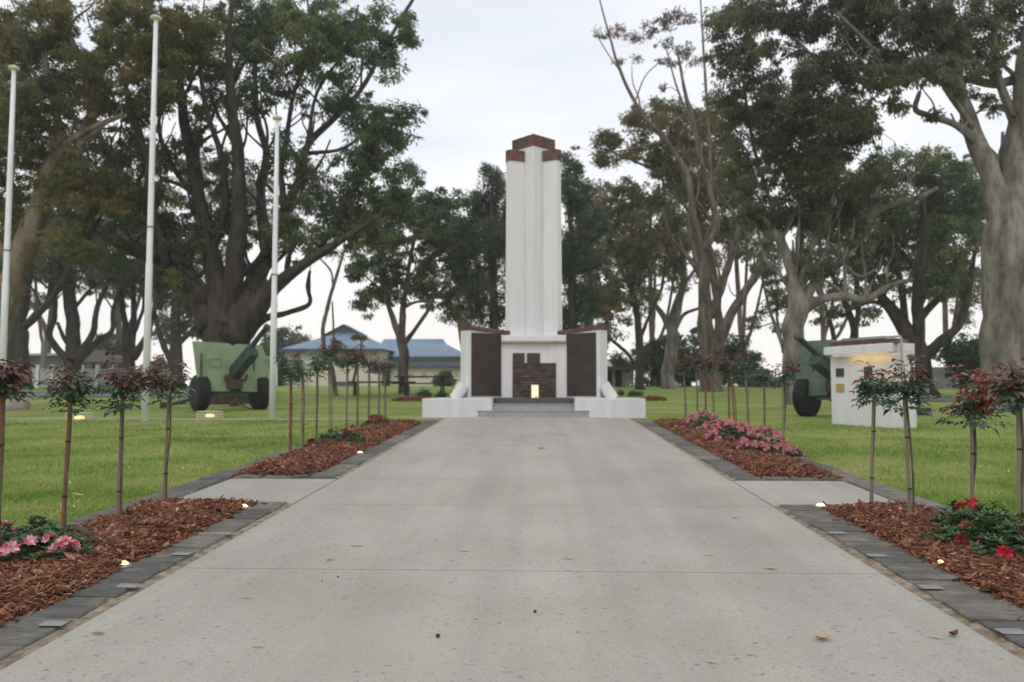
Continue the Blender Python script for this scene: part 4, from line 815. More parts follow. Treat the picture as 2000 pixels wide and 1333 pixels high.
# ------------------------------------------------------------------ trees
def tree(name, label, cat, d, limbs, blobs, bark_, leaf, group=None, base=None, cr_px=15, lpx=8.0, wpx=2.6, per=100, dens=1.0, droop=.7, up=0, flat=.7, layers=3.0, lean=0, twigs=True, sides=10, thr=.0):
    base = base if base is not None else limbs[0][0][0]
    O = GX(base, d); t = empty(name, O, label, cat, group); pm = d/F; m = MB(); nodes = []
    if name in ('gum_tree', 'street_tree') and twigs:
        rb = random.Random(int(base)+int(d)*3); extra = []
        for li, lb in enumerate(limbs):
            for i in range(1, len(lb)-1):
                if lb[i][1] is None or lb[i][1] > 610 or lb[i][2] < 3.5: continue
                for q in range(2 if lb[i][2] > 6 else 1):
                    x, y, r = lb[i][:3]; dx = rb.uniform(-75, 75)*min(1.3, r/9+.5); dy = -rb.uniform(45, 110)*min(1.2, r/10+.5); r1 = min(4.5, max(1.6, r*rb.uniform(.25, .42)))
                    extra.append([(x, y, r1*1.2), (x+dx*.35+rb.uniform(-8, 8), y+dy*.4, r1), (x+dx*.8, y+dy*.75, r1*.7), (x+dx*rb.uniform(.9, 1.1), y+dy*1.2, r1*.4)])
        limbs = list(limbs)+extra
    for li, lb in enumerate(limbs):
        pts = []
        for i, q in enumerate(lb):
            px, py, r = q[:3]; dd = q[3] if len(q) > 3 else 0
            if py is None: v = GX(px, d); v.z -= .15
            else: v = P(px, py, d+dd)
            pts.append((v.x, v.y, v.z, r*pm))
        if li > 0 and len(lb[0]) < 4:             # limbs swing out in depth as real ones do
            sw = random.Random(li*13+int(base)).uniform(-1, 1)
            ln = (Vector(pts[-1][:3])-Vector(pts[0][:3])).length
            n_ = len(pts); pts2 = []
            for i, q in enumerate(pts):
                dd = sw*ln*.35*(i/(n_-1))**1.2; px, py = lb[i][:2]; v = P(px, py, d+dd) if py is not None else Vector(q[:3])
                pts2.append((v.x, v.y, v.z, q[3]))
            pts = pts2
        sm = smooth(pts, 5); rr = [max(.006, float(q[3])) for q in sm]; pp = [Vector(q[:3]) for q in sm]
        if li == 0 and lb[0][1] is None:           # flare at the foot
            for i in range(min(4, len(rr))): rr[i] *= 1+.22*(1-i/4)**2
        wob = .12
        pp = [p+Vector((noise.noise(p*1.3+Vector((li, 0, 0))), noise.noise(p*1.3+Vector((0, li, 5))), 0))*min(r*wob*3, .12) for p, r in zip(pp, rr)]
        m.tube([p-O for p in pp], rr, max(5, sides if rr[0] > .08 else 6), jitter=.22)
        for p, r in zip(pp[1:], rr[1:]): nodes.append((*(p), r))
    C, Rr = [], []
    for bi, bl in enumerate(blobs):
        cx, cy, rx, ry = bl[:4]; dn = bl[4] if len(bl) > 4 else 1.0; dd = bl[5] if len(bl) > 5 else None
        rs = random.Random(bi*31+int(base)*7+int(d)); rd = (rx+ry)/2*.9*pm; off = rs.uniform(-.7, .7)*rd if dd is None else dd
        n = max(3, int(3.1416*rx*ry/(3.1416*cr_px**2)*layers*dens*dn*1.2)); k = 0; tries = 0
        while k < n and tries < n*12:
            tries += 1; u = [rs.gauss(0, 1) for _ in range(3)]; s = math.sqrt(sum(v*v for v in u)); q = rs.random()**.38/s; wisp = rs.random() < .22; u = [v*(q if not wisp else .95/s*rs.uniform(1., 1.28)) for v in u]
            dep = d+off+u[1]*rd; p = P(cx+u[0]*rx*d/ d, cy-u[2]*ry, dep)
            if noise.noise(p*(.9 if d < 30 else .6)+Vector((bi, 0, 0))) < thr-.13+(.16 if rs.random() < .5 else 0): continue
            if p.z < gz(dep)+.05: continue
            C.append(p); Rr.append(cr_px*pm*(rs.uniform(.65, 1.6) if not wisp else rs.uniform(.35, .7))); k += 1
    if C:
        C_ = np.array([tuple(c_) for c_ in C]); Rn = np.array(Rr)
        if twigs and nodes:
            tw = m; T = np.array([nn_[:3] for nn_ in nodes]); TR = np.array([min(nn_[3]*.6, .055) for nn_ in nodes])
            d0 = np.array([np.min(np.linalg.norm(T-c_, axis=1)) for c_ in C_]); order = np.argsort(d0)
            for ci in order:
                c_ = C_[ci]; dist = np.linalg.norm(T-c_, axis=1)+np.maximum(0, T[:, 2]-c_[2])*.8; j = int(np.argmin(dist)); a = T[j]
                ln = float(np.linalg.norm(c_-a)); r0 = max(.010, TR[j]*.85); r1 = max(.006, r0*.5)
                mid = (a+c_)/2+np.array([rng.normal()*.10*ln, rng.normal()*.10*ln, .10*ln]); 
                tw.tube([tuple(a-np.array(O)), tuple(mid-np.array(O)), tuple(c_-np.array(O))], [r0, (r0+r1)/2, r1], 4, cap=False)
                T = np.vstack([T, mid, c_]); TR = np.append(TR, [(r0+r1)/2, r1])
        V = leaves(C_-np.array(O), Rn, int(per*.62), lpx*pm*1.12, wpx*pm*1.15, flat, droop, up); fastmesh('crown', V, 4, M[leaf], t)
    m.build('trunk', M[bark_], t, True)
    return t
B0 = None
# left side
tree('gum_tree', 'big smooth-barked gum leaning in from the left edge', 'tree', 22,
     [[(-36, B0, 32), (-18, 690, 28), (0, 620, 26), (35, 520, 23), (70, 425, 19), (96, 340, 16), (118, 285, 11), (105, 200, 7), (85, 100, 5), (70, -20, 4)],
      [(98, 340, 9), (150, 290, 8), (182, 225, 9), (192, 150, 9), (200, 90, 7), (215, 10, 5)], [(182, 230, 9), (165, 140, 8), (130, 60, 7), (100, -20, 5)],
      [(30, 540, 9), (-20, 430, 8), (-40, 300, 6)], [(120, 285, 8), (170, 255, 6), (240, 225, 4)], [(192, 150, 6), (260, 60, 5), (300, -10, 3)], [(105, 200, 5), (40, 100, 4), (10, 20, 3)]],
     [(40, 70, 90, 80), (20, 180, 85, 80), (70, 280, 70, 70), (120, 340, 55, 60, .9), (-20, 330, 60, 90), (150, 120, 40, 60, .5), (250, 50, 90, 70), (350, 30, 80, 50), (225, 130, 60, 50, .8), (150, 20, 60, 40, .7), (290, 110, 60, 50, .9), (10, 430, 45, 50, .7), (140, 400, 40, 40, .6), (100, 200, 60, 50), (340, 90, 70, 50), (60, 400, 60, 50), (180, 180, 50, 60), (110, 120, 60, 60), (0, 90, 60, 80), (140, 460, 50, 40, .8), (200, 380, 60, 50, .8), (300, 170, 70, 60, .8), (20, 260, 60, 70)],
     'bark_tan', 'leaf_olive', per=115, dens=1.15)
tree('gum_tree', 'huge dark tree with many spreading trunks behind the left field gun', 'tree', 24.5,
     [[(440, B0, 44), (439, 700, 40), (436, 650, 37), (430, 590, 25), (412, 500, 18.5), (390, 390, 14.5), (372, 300, 11.9), (355, 200, 8.6), (350, 120, 6.6), (330, 30, 4.6)],
      [(440, 640, 26), (452, 560, 20), (464, 470, 17.2), (468, 360, 13.9), (462, 290, 11.9), (450, 180, 8.6), (445, 90, 5.9), (455, -20, 4.0)],
      [(452, 650, 36.0), (492, 570, 24.1), (525, 490, 15.2), (556, 410, 11.9), (585, 350, 9.2), (600, 285, 7.9), (650, 235, 6.6), (705, 175, 5.9), (755, 85, 4.6), (815, -15, 3.3)],
      [(424, 640, 31.0), (372, 565, 21.5), (325, 515, 12.5), (255, 490, 9.2), (185, 452, 7.3), (125, 425, 5.9), (120, 380, 4.0)],
      [(400, 600, 22.4), (350, 500, 11.9), (300, 420, 9.9), (262, 370, 8.6), (215, 310, 7.3), (180, 230, 5.3)],
      [(456, 660, 36.0), (510, 590, 20.6), (560, 540, 12.5), (620, 500, 9.2), (690, 455, 5.9), (745, 420, 4.0)],
      [(480, 650, 16.0), (520, 622, 7.7), (560, 612, 6.0), (604, 594, 5.2), (600, 560, 3.3), (605, 530, 2.6)],
      [(520, 500, 10.6), (508, 400, 8.6), (520, 300, 7.9), (503, 230, 6.6), (498, 120, 5.3), (510, 20, 4.0)],
      [(556, 410, 7.9), (548, 330, 5.9), (560, 270, 5.3), (575, 180, 4.0), (610, 90, 3.3), (600, 0, 2.0)],
      [(330, 520, 9.9), (296, 420, 9.2), (288, 320, 7.9), (262, 230, 5.9), (240, 150, 4.0)],
      [(412, 500, 9.2), (440, 400, 7.3), (430, 300, 5.9), (400, 200, 4.6), (390, 100, 3.3)],
      [(600, 285, 4.6), (620, 180, 3.3), (680, 90, 2.6), (700, 10, 2.0)],
      [(600, 300, 4.6), (670, 290, 3.3), (740, 240, 2.6)],
      [(390, 390, 5.9), (340, 330, 5.3), (310, 250, 4.0), (330, 170, 2.6)]],
     [(590, 60, 90, 60, .9), (690, 60, 70, 60, .8), (470, 60, 80, 60, .8), (400, 90, 60, 60, .9), (760, 40, 45, 50, .7), (745, 120, 50, 40, .8), (770, 240, 55, 55), (730, 280, 50, 50), (650, 190, 60, 45, .8),
      (600, 330, 60, 35, .9), (690, 370, 60, 32), (780, 340, 50, 28, .9), (640, 460, 80, 38, .9), (560, 300, 50, 45, .6), (410, 240, 50, 45, .7), (320, 160, 55, 60), (300, 290, 60, 50), (250, 420, 70, 55), (180, 370, 60, 60),
      (330, 400, 45, 50, .8), (670, 410, 60, 40), (450, 330, 45, 50, .6), (560, 160, 50, 50, .6), (640, 130, 60, 40, .7), (560, 470, 50, 40, .8), (480, 430, 45, 50, .7), (380, 320, 45, 45, .6), (210, 500, 60, 40, .8), (290, 500, 60, 40, .7), (720, 460, 50, 30, .8), (590, 390, 50, 30, .8), (480, 190, 50, 50, .7), (430, 160, 60, 50, .8), (520, 90, 70, 60, .8), (650, 80, 80, 60, .8), (430, 420, 60, 50, .7), (380, 470, 60, 50, .7), (600, 440, 60, 35, .8), (160, 290, 70, 60, .8), (230, 250, 60, 60, .8), (250, 350, 70, 50), (120, 450, 60, 40, .7), (690, 310, 60, 40, .8), (790, 380, 50, 30, .7), (700, 230, 60, 45, .7), (560, 20, 120, 40), (780, 90, 35, 35, .6), (540, 560, 30, 25, .5), (430, 560, 40, 40, .7), (330, 560, 50, 40, .7)],
     'bark_dark', 'leaf_green', per=105, dens=.95, cr_px=14)
tree('gum_tree', 'medium dark green tree with forked trunk in front of the blue-roofed building', 'tree', 34.8,
     [[(786, B0, 11), (788, 720, 10), (785, 670, 9.5), (771, 635, 6), (757, 590, 5), (750, 540, 4), (745, 480, 3), (730, 430, 2)], [(785, 672, 9), (786, 620, 7), (792, 570, 5), (802, 500, 4), (820, 430, 3)],
      [(787, 674, 6), (810, 645, 4), (832, 612, 3.5), (850, 580, 2.5), (880, 550, 2)], [(792, 600, 3), (815, 590, 2.5), (850, 590, 2)], [(770, 600, 3), (740, 570, 2.5), (715, 560, 2)]],
     [(745, 440, 55, 50), (740, 520, 55, 55), (800, 470, 60, 70), (700, 560, 28, 38, .9), (790, 570, 55, 32), (855, 460, 55, 55), (830, 400, 50, 35), (885, 400, 40, 30), (870, 540, 50, 45, .8), (890, 600, 35, 30, .5), (720, 600, 25, 20, .6), (780, 390, 50, 40), (915, 480, 40, 50, .8), (840, 600, 30, 20, .4)],
     'bark_mid', 'leaf_green', per=95, dens=1.1, cr_px=12, lpx=7, wpx=2.4, droop=1.0)
grp = 'dark street trees beyond the left lawn'
tree('street_tree', 'thick dark trunk tree at the far left, in front of the pale fence', 'tree', 43, [[(44, B0, 16), (42, 690, 14), (38, 630, 13), (48, 570, 11), (58, 510, 8), (50, 450, 5)], [(48, 640, 8), (82, 605, 8), (108, 575, 6), (132, 530, 5), (140, 480, 3)], [(44, 620, 6), (20, 560, 5), (10, 500, 4)], [(90, 600, 4), (100, 540, 3), (95, 500, 2)]],
     [(40, 510, 55, 40), (100, 500, 55, 40), (60, 460, 60, 40), (20, 570, 35, 25, .7), (120, 540, 40, 22, .6), (130, 450, 60, 40)], 'bark_dark', 'leaf_dark', grp, cr_px=12, lpx=6.5, wpx=2.6, per=80)
tree('street_tree', 'broad vase-shaped dark tree in front of the gazebo', 'tree', 44, [[(146, B0, 14), (146, 720, 13), (144, 670, 13), (140, 610, 12), (136, 560, 11), (142, 490, 8)], [(140, 715, 9), (112, 680, 7), (97, 655, 6), (108, 610, 5), (104, 560, 4)], [(150, 700, 9), (182, 650, 6), (190, 600, 5), (215, 545, 4), (230, 500, 3)], [(152, 705, 9), (190, 668, 6), (218, 645, 5), (221, 605, 4), (236, 560, 3)], [(146, 690, 5), (125, 660, 4), (112, 630, 3)]],
     [(150, 520, 60, 35), (210, 520, 55, 35), (170, 470, 70, 40), (110, 530, 35, 30, .6), (190, 560, 25, 18, .5)], 'bark_dark', 'leaf_dark', grp, cr_px=12, lpx=6.5, wpx=2.6, per=80)
tree('street_tree', 'dark upright tree just left of the tallest flagpole', 'tree', 46, [[(255, B0, 13), (254, 720, 12), (250, 670, 10), (242, 630, 6), (238, 570, 5), (240, 510, 4)], [(257, 680, 8), (262, 620, 6), (260, 560, 5), (268, 500, 4)], [(260, 700, 8), (288, 655, 6), (300, 610, 4), (325, 560, 3)], [(262, 650, 4), (280, 600, 3), (275, 540, 3)]],
     [(250, 530, 50, 35), (300, 530, 50, 38), (270, 480, 60, 40), (255, 580, 30, 22, .5)], 'bark_dark', 'leaf_dark', grp, cr_px=12, lpx=6.5, wpx=2.6, per=80)
tree('street_tree', 'dark bushy tree between the tallest flagpole and the left gun', 'tree', 45, [[(345, B0, 13), (346, 700, 12), (342, 640, 10), (346, 570, 8), (350, 500, 5)], [(338, 715, 7), (312, 655, 5), (302, 600, 4), (320, 560, 3)], [(352, 670, 6), (375, 645, 5), (400, 620, 3)]],
     [(345, 560, 45, 50), (380, 600, 45, 45), (330, 630, 28, 25, .8), (360, 500, 60, 45), (300, 570, 30, 25, .6), (400, 640, 35, 28, .9)], 'bark_dark', 'leaf_dark', grp, cr_px=12, lpx=6.5, wpx=2.6, per=80)
tree('street_tree', 'darkest trunk at the left edge behind the first flagpole', 'tree', 38, [[(8, B0, 20), (10, 690, 19), (14, 620, 16), (20, 560, 12), (25, 500, 8)], [(10, 640, 9), (-20, 580, 7)]],
     [(10, 510, 50, 40), (-20, 560, 40, 40), (60, 480, 50, 40)], 'bark_dark', 'leaf_dark', grp, cr_px=12, lpx=6.5, wpx=2.6, per=80)
tree('young_gum', 'thin curved pale gum in front of the blue-roofed building', 'tree', 31, [[(656, B0, 5), (648, 725, 5), (637, 700, 5), (631, 665, 4.6), (632, 635, 4.2), (641, 595, 4), (650, 562, 3.5), (663, 520, 3), (676, 480, 2)], [(650, 562, 2), (646, 530, 2), (620, 500, 1.5)], [(652, 700, 2.2), (651, 640, 2), (649, 590, 1.6)], [(690, 745, 3), (700, 700, 2.5), (706, 672, 2), (700, 655, 1.5)]],
     [(658, 690, 22, 26, 1), (654, 660, 16, 14, .7), (702, 665, 14, 9, 1), (708, 700, 7, 25, .6), (676, 470, 30, 20, .6), (625, 495, 25, 15, .5)], 'bark_pale', 'leaf_olive', cr_px=8, lpx=5, wpx=2.2, per=60)
# behind the memorial
tree('pine_tree', 'dark pine with upright tips behind the left of the tower', 'tree', 33, [[(965, B0, 9), (965, 600, 8), (962, 480, 6), (960, 400, 4), (962, 340, 2)]],
     [(950, 345, 8, 18, 1.5), (965, 340, 6, 15, 1.5), (976, 360, 14, 25, 1.5), (955, 400, 28, 35, 1.3), (935, 440, 35, 35), (960, 480, 45, 50), (925, 520, 45, 45), (960, 570, 50, 40), (950, 620, 45, 28, .7), (905, 460, 25, 30), (990, 450, 25, 60)],
     'bark_dark', 'leaf_pine', cr_px=10, lpx=7, wpx=1.8, per=90, droop=-.7, flat=1.4, dens=1.2)
tree('pine_tree', 'dark pine with upright tips behind the right of the tower', 'tree', 33, [[(1118, B0, 9), (1118, 600, 8), (1116, 480, 6), (1112, 400, 4), (1108, 330, 2)]],
     [(1104, 325, 9, 18, 1.5), (1122, 345, 12, 22, 1.5), (1112, 380, 28, 35, 1.3), (1140, 380, 12, 25), (1130, 440, 40, 45), (1105, 500, 30, 50), (1140, 520, 50, 50), (1130, 590, 50, 40), (1160, 460, 30, 40), (1110, 640, 40, 25)],
     'bark_dark', 'leaf_pine', cr_px=10, lpx=7, wpx=1.8, per=90, droop=-.7, flat=1.4, dens=1.2)
tree('gum_tree', 'olive gum with low thin branches just right of the memorial', 'tree', 42, [[(1250, B0, 9), (1250, 700, 8), (1247, 650, 7), (1243, 605, 6), (1233, 560, 5), (1222, 510, 4), (1215, 450, 3)], [(1250, 660, 4), (1272, 610, 3), (1292, 565, 3), (1300, 500, 2)], [(1238, 710, 4), (1225, 690, 3.5), (1195, 665, 3), (1180, 650, 2)], [(1180, 700, 3), (1186, 650, 3), (1178, 600, 3), (1170, 540, 2.5)], [(1240, 580, 4), (1210, 520, 3), (1190, 450, 2)]],
     [(1215, 385, 50, 32), (1180, 430, 50, 45), (1230, 450, 50, 45), (1185, 520, 55, 45), (1240, 520, 45, 35), (1170, 590, 50, 35), (1270, 460, 40, 40), (1200, 640, 40, 22, .5), (1260, 580, 35, 25, .5), (1240, 400, 50, 25)],
     'bark_dark', 'leaf_olive', cr_px=12, lpx=6, wpx=2.4, per=85, dens=1.15)
tree('gum_tree', 'pale straight-trunked gum right of the memorial', 'tree', 44, [[(1304, B0, 14), (1306, 720, 12.5), (1311, 670, 11.5), (1316, 625, 11), (1328, 580, 8), (1336, 540, 7), (1330, 480, 6), (1315, 400, 4)], [(1312, 650, 6), (1290, 610, 5.5), (1262, 580, 4), (1228, 555, 3)], [(1320, 640, 5), (1335, 615, 3.5), (1366, 602, 2.6)], [(1332, 540, 4), (1300, 480, 3), (1298, 380, 3), (1290, 330, 2)]],
     [(1300, 510, 45, 32, .7), (1340, 460, 40, 35, .8), (1290, 420, 45, 40), (1330, 560, 30, 20, .4), (1250, 560, 30, 18, .5), (1310, 350, 40, 40)], 'bark_pale', 'leaf_olive', cr_px=12, lpx=6, wpx=2.4, per=80)
tree('gum_tree', 'large brown-trunked gum with bare spindly top branches right of the tower', 'tree', 37.6,
     [[(1386, B0, 22), (1384, 730, 19), (1382, 680, 17), (1378, 620, 14), (1376, 560, 12), (1372, 500, 9), (1352, 410, 7), (1342, 340, 6), (1300, 275, 5), (1252, 220, 4), (1212, 140, 3.2), (1190, 70, 2.2), (1166, -20, 1.3)],
      [(1398, 690, 13), (1420, 625, 10), (1452, 575, 8), (1482, 525, 7), (1505, 470, 6), (1480, 440, 5)], [(1385, 620, 9), (1408, 565, 8), (1428, 500, 7), (1444, 430, 6), (1440, 340, 5), (1430, 280, 4)],
      [(1374, 490, 8), (1398, 440, 7), (1388, 385, 6), (1368, 310, 5), (1352, 230, 4), (1336, 170, 3), (1322, 90, 2)], [(1390, 380, 5), (1384, 250, 3.5), (1376, 130, 2.6), (1368, -10, 1.6)],
      [(1352, 240, 3), (1325, 180, 2), (1300, 90, 1.4)], [(1212, 140, 1.6), (1190, 110, 1.2), (1160, 60, 1)], [(1240, 200, 1.6), (1260, 150, 1.2), (1290, 120, 1)], [(1300, 275, 3), (1240, 290, 2), (1180, 300, 1.5)], [(1376, 560, 6), (1350, 470, 5), (1345, 420, 4)]],
     [(1180, 62, 16, 10, .8), (1208, 60, 22, 12, .9), (1240, 72, 28, 9, .9), (1268, 55, 18, 16, 1), (1305, 42, 22, 18, 1), (1312, 22, 18, 12, .8), (1345, 30, 18, 16, .7), (1210, 115, 12, 7, .9), (1243, 112, 12, 8, .9), (1300, 82, 22, 8, .9), (1335, 100, 20, 18, 1), (1310, 120, 25, 10, .8), (1290, 170, 12, 8, .8), (1360, 120, 18, 12, .7)],
     'bark_mid', 'leaf_rust', cr_px=7, lpx=5, wpx=2, per=42, dens=.75, twigs=True)
tree('gum_tree', 'rounded olive and rust crowned gum behind the spindly branches', 'tree', 40, [[(1400, B0, 10), (1405, 650, 9), (1395, 540, 8), (1370, 440, 7), (1330, 350, 5), (1280, 290, 3)], [(1330, 350, 3), (1250, 320, 2.5), (1180, 290, 2)], [(1385, 480, 5), (1400, 380, 4), (1390, 290, 3)]],
     [(1300, 215, 32, 26), (1235, 235, 45, 24), (1168, 278, 42, 24), (1205, 305, 40, 16, .8), (1160, 310, 25, 15, .5), (1340, 245, 60, 38), (1290, 270, 55, 30), (1330, 320, 65, 45), (1260, 300, 45, 25, .8), (1390, 280, 50, 50), (1410, 370, 60, 50), (1340, 380, 55, 40), (1430, 450, 45, 35, .8), (1380, 440, 40, 30, .6)],
     'bark_mid', 'leaf_olive', cr_px=12, lpx=6, wpx=2.4, per=95, dens=1.3)
# right side
tree('gum_tree', 'large pale-trunked gum behind the right field gun', 'tree', 24,
     [[(1556, B0, 27), (1552, 740, 22), (1550, 690, 20), (1552, 630, 20), (1556, 590, 19), (1550, 545, 11), (1524, 470, 9), (1495, 435, 7), (1450, 405, 5)],
      [(1560, 600, 14), (1596, 548, 9), (1645, 510, 8.5), (1678, 465, 8), (1700, 425, 7), (1745, 398, 6), (1795, 385, 5), (1830, 368, 3.5)],
      [(1562, 610, 13), (1605, 585, 8.5), (1650, 580, 8), (1690, 585, 7), (1735, 560, 5), (1785, 545, 3.5)],
      [(1556, 585, 13), (1558, 520, 9), (1564, 460, 8), (1562, 380, 6), (1545, 280, 5), (1550, 150, 4)], [(1560, 560, 8), (1590, 470, 6), (1620, 420, 5), (1640, 330, 4)],
      [(1690, 450, 5), (1705, 390, 5), (1730, 340, 4)], [(1524, 470, 5), (1500, 380, 4), (1470, 280, 3.5), (1450, 150, 3)], [(1640, 510, 4), (1680, 540, 3), (1720, 520, 2)]],
     [(1440, 110, 55, 55), (1425, 200, 50, 50), (1470, 270, 60, 55), (1455, 350, 50, 55), (1520, 200, 70, 70), (1560, 300, 80, 70), (1620, 330, 70, 60), (1640, 430, 65, 45, .9), (1530, 400, 55, 50, .9), (1700, 370, 55, 40, .9), (1590, 510, 50, 30, .6), (1480, 430, 45, 35, .8), (1640, 250, 70, 50), (1600, 410, 60, 45), (1430, 50, 50, 50)],
     'bark_pale', 'leaf_dark', per=115, dens=1.15, droop=1.0)
tree('gum_tree', 'massive pale gum trunk at the right edge with boughs overhanging the top right', 'tree', 21.35,
     [[(1962, B0, 46), (1962, 740, 40), (1960, 660, 38), (1960, 560, 37), (1961, 490, 40), (1968, 420, 33), (1978, 350, 28), (1988, 260, 20), (1998, 170, 16), (2015, 60, 12), (2020, -20, 9)],
      [(1962, 440, 26), (1944, 370, 20), (1918, 300, 17), (1900, 250, 15), (1880, 195, 12), (1845, 160, 10), (1800, 142, 9), (1755, 155, 8), (1715, 168, 7), (1660, 150, 5), (1600, 120, 4)],
      [(2030, 150, 12), (1985, 155, 10), (1945, 165, 9), (1905, 158, 8), (1865, 150, 5)], [(1925, 300, 9), (1880, 252, 7), (1830, 230, 6), (1790, 215, 5), (1796, 180, 4)],
      [(1880, 195, 7), (1870, 120, 6), (1850, 40, 5), (1860, -20, 3)], [(1750, 155, 5), (1700, 90, 4), (1640, 30, 3)], [(1988, 260, 9), (1950, 150, 7), (1940, 50, 5)], [(1800, 142, 5), (1780, 70, 4), (1740, 0, 3)], [(1600, 120, 3), (1530, 60, 2.5), (1480, 30, 2)], [(1990, 330, 12), (2030, 260, 10)]],
     [(1640, 50, 80, 50), (1540, 60, 70, 50), (1470, 20, 60, 40), (1740, 60, 70, 55), (1720, 10, 90, 40), (1840, 40, 70, 50), (1930, 40, 70, 50, .9), (1980, 120, 45, 50, .5), (1620, 140, 70, 40), (1700, 120, 55, 35, .8), (1760, 200, 45, 25, .4), (1660, 210, 60, 45, .8), (1830, 110, 45, 40, .7), (1900, 110, 40, 30, .5), (1580, 190, 60, 40, .9), (1850, 220, 35, 20, .4), (1740, 130, 50, 30, .6), (1700, -30, 250, 40, .8), (1960, -10, 60, 40), (1800, 130, 70, 35, .9, -1.2), (1720, 150, 60, 30, .9, -1.2), (1880, 150, 50, 35, .6, -1.0), (1950, 200, 40, 40, .4), (1860, 90, 60, 40), (1630, 180, 60, 50, .9)],
     'bark_pale', 'leaf_dark', per=115, dens=1.15, droop=.9, sides=14)
tree('street_tree', 'dark spreading tree behind the white memorial wall', 'tree', 32,
     [[(1795, B0, 27), (1793, 720, 24), (1788, 680, 20), (1766, 640, 14), (1725, 585, 9), (1690, 530, 7), (1670, 470, 5)], [(1793, 690, 15), (1792, 620, 11), (1796, 540, 9), (1805, 460, 7), (1800, 380, 5)], [(1798, 700, 14), (1838, 668, 10), (1876, 628, 8), (1894, 560, 6), (1905, 490, 4)], [(1800, 620, 8), (1850, 560, 6), (1870, 500, 4)], [(1770, 640, 7), (1760, 560, 6), (1745, 490, 5)], [(1735, 600, 5), (1700, 590, 4), (1650, 610, 3)]],
     [(1780, 320, 90, 38), (1700, 330, 50, 35), (1860, 360, 55, 50), (1800, 400, 90, 50), (1710, 420, 60, 50), (1850, 460, 65, 50), (1760, 480, 80, 45), (1690, 500, 50, 38, .8), (1880, 540, 40, 40, .8), (1800, 550, 80, 35, .9), (1730, 560, 50, 28, .6), (1690, 620, 30, 18, .4), (1900, 420, 35, 60)],
     'bark_dark', 'leaf_green', cr_px=13, lpx=6.5, wpx=2.5, per=95, dens=1.15)
tree('gum_tree', 'thin leaning gum with wispy foliage left of the right field gun', 'tree', 34, [[(1548, B0, 6), (1536, 700, 5), (1522, 655, 4), (1505, 610, 3.2), (1492, 560, 2.6), (1482, 510, 2)], [(1530, 690, 3), (1518, 620, 2.6), (1520, 560, 2)], [(1512, 630, 1.6), (1480, 640, 1.2), (1450, 645, 1)]],
     [(1482, 622, 22, 15, .8), (1460, 640, 16, 7, .7), (1500, 575, 28, 28, .6), (1515, 520, 35, 30, .7), (1490, 500, 30, 30, .7), (1525, 640, 14, 20, .5), (1530, 600, 18, 25, .6)], 'bark_pale', 'leaf_dark', cr_px=9, lpx=6, wpx=2, per=60, droop=1.1)
tree('street_tree', 'dark twin-stemmed tree showing above the white memorial wall', 'tree', 36, [[(1668, B0, 9), (1668, 680, 8), (1664, 630, 7), (1640, 570, 5), (1620, 520, 4)], [(1668, 660, 6), (1676, 600, 5), (1670, 540, 4)], [(1622, 720, 5), (1628, 660, 4.5), (1612, 600, 3), (1590, 560, 2)]],
     [(1620, 600, 35, 22, .7), (1660, 570, 45, 25, .7), (1590, 620, 22, 18, .5), (1700, 600, 25, 22, .6), (1650, 630, 30, 12, .3)], 'bark_dark', 'leaf_dark', cr_px=11, lpx=6, wpx=2.3, per=70)
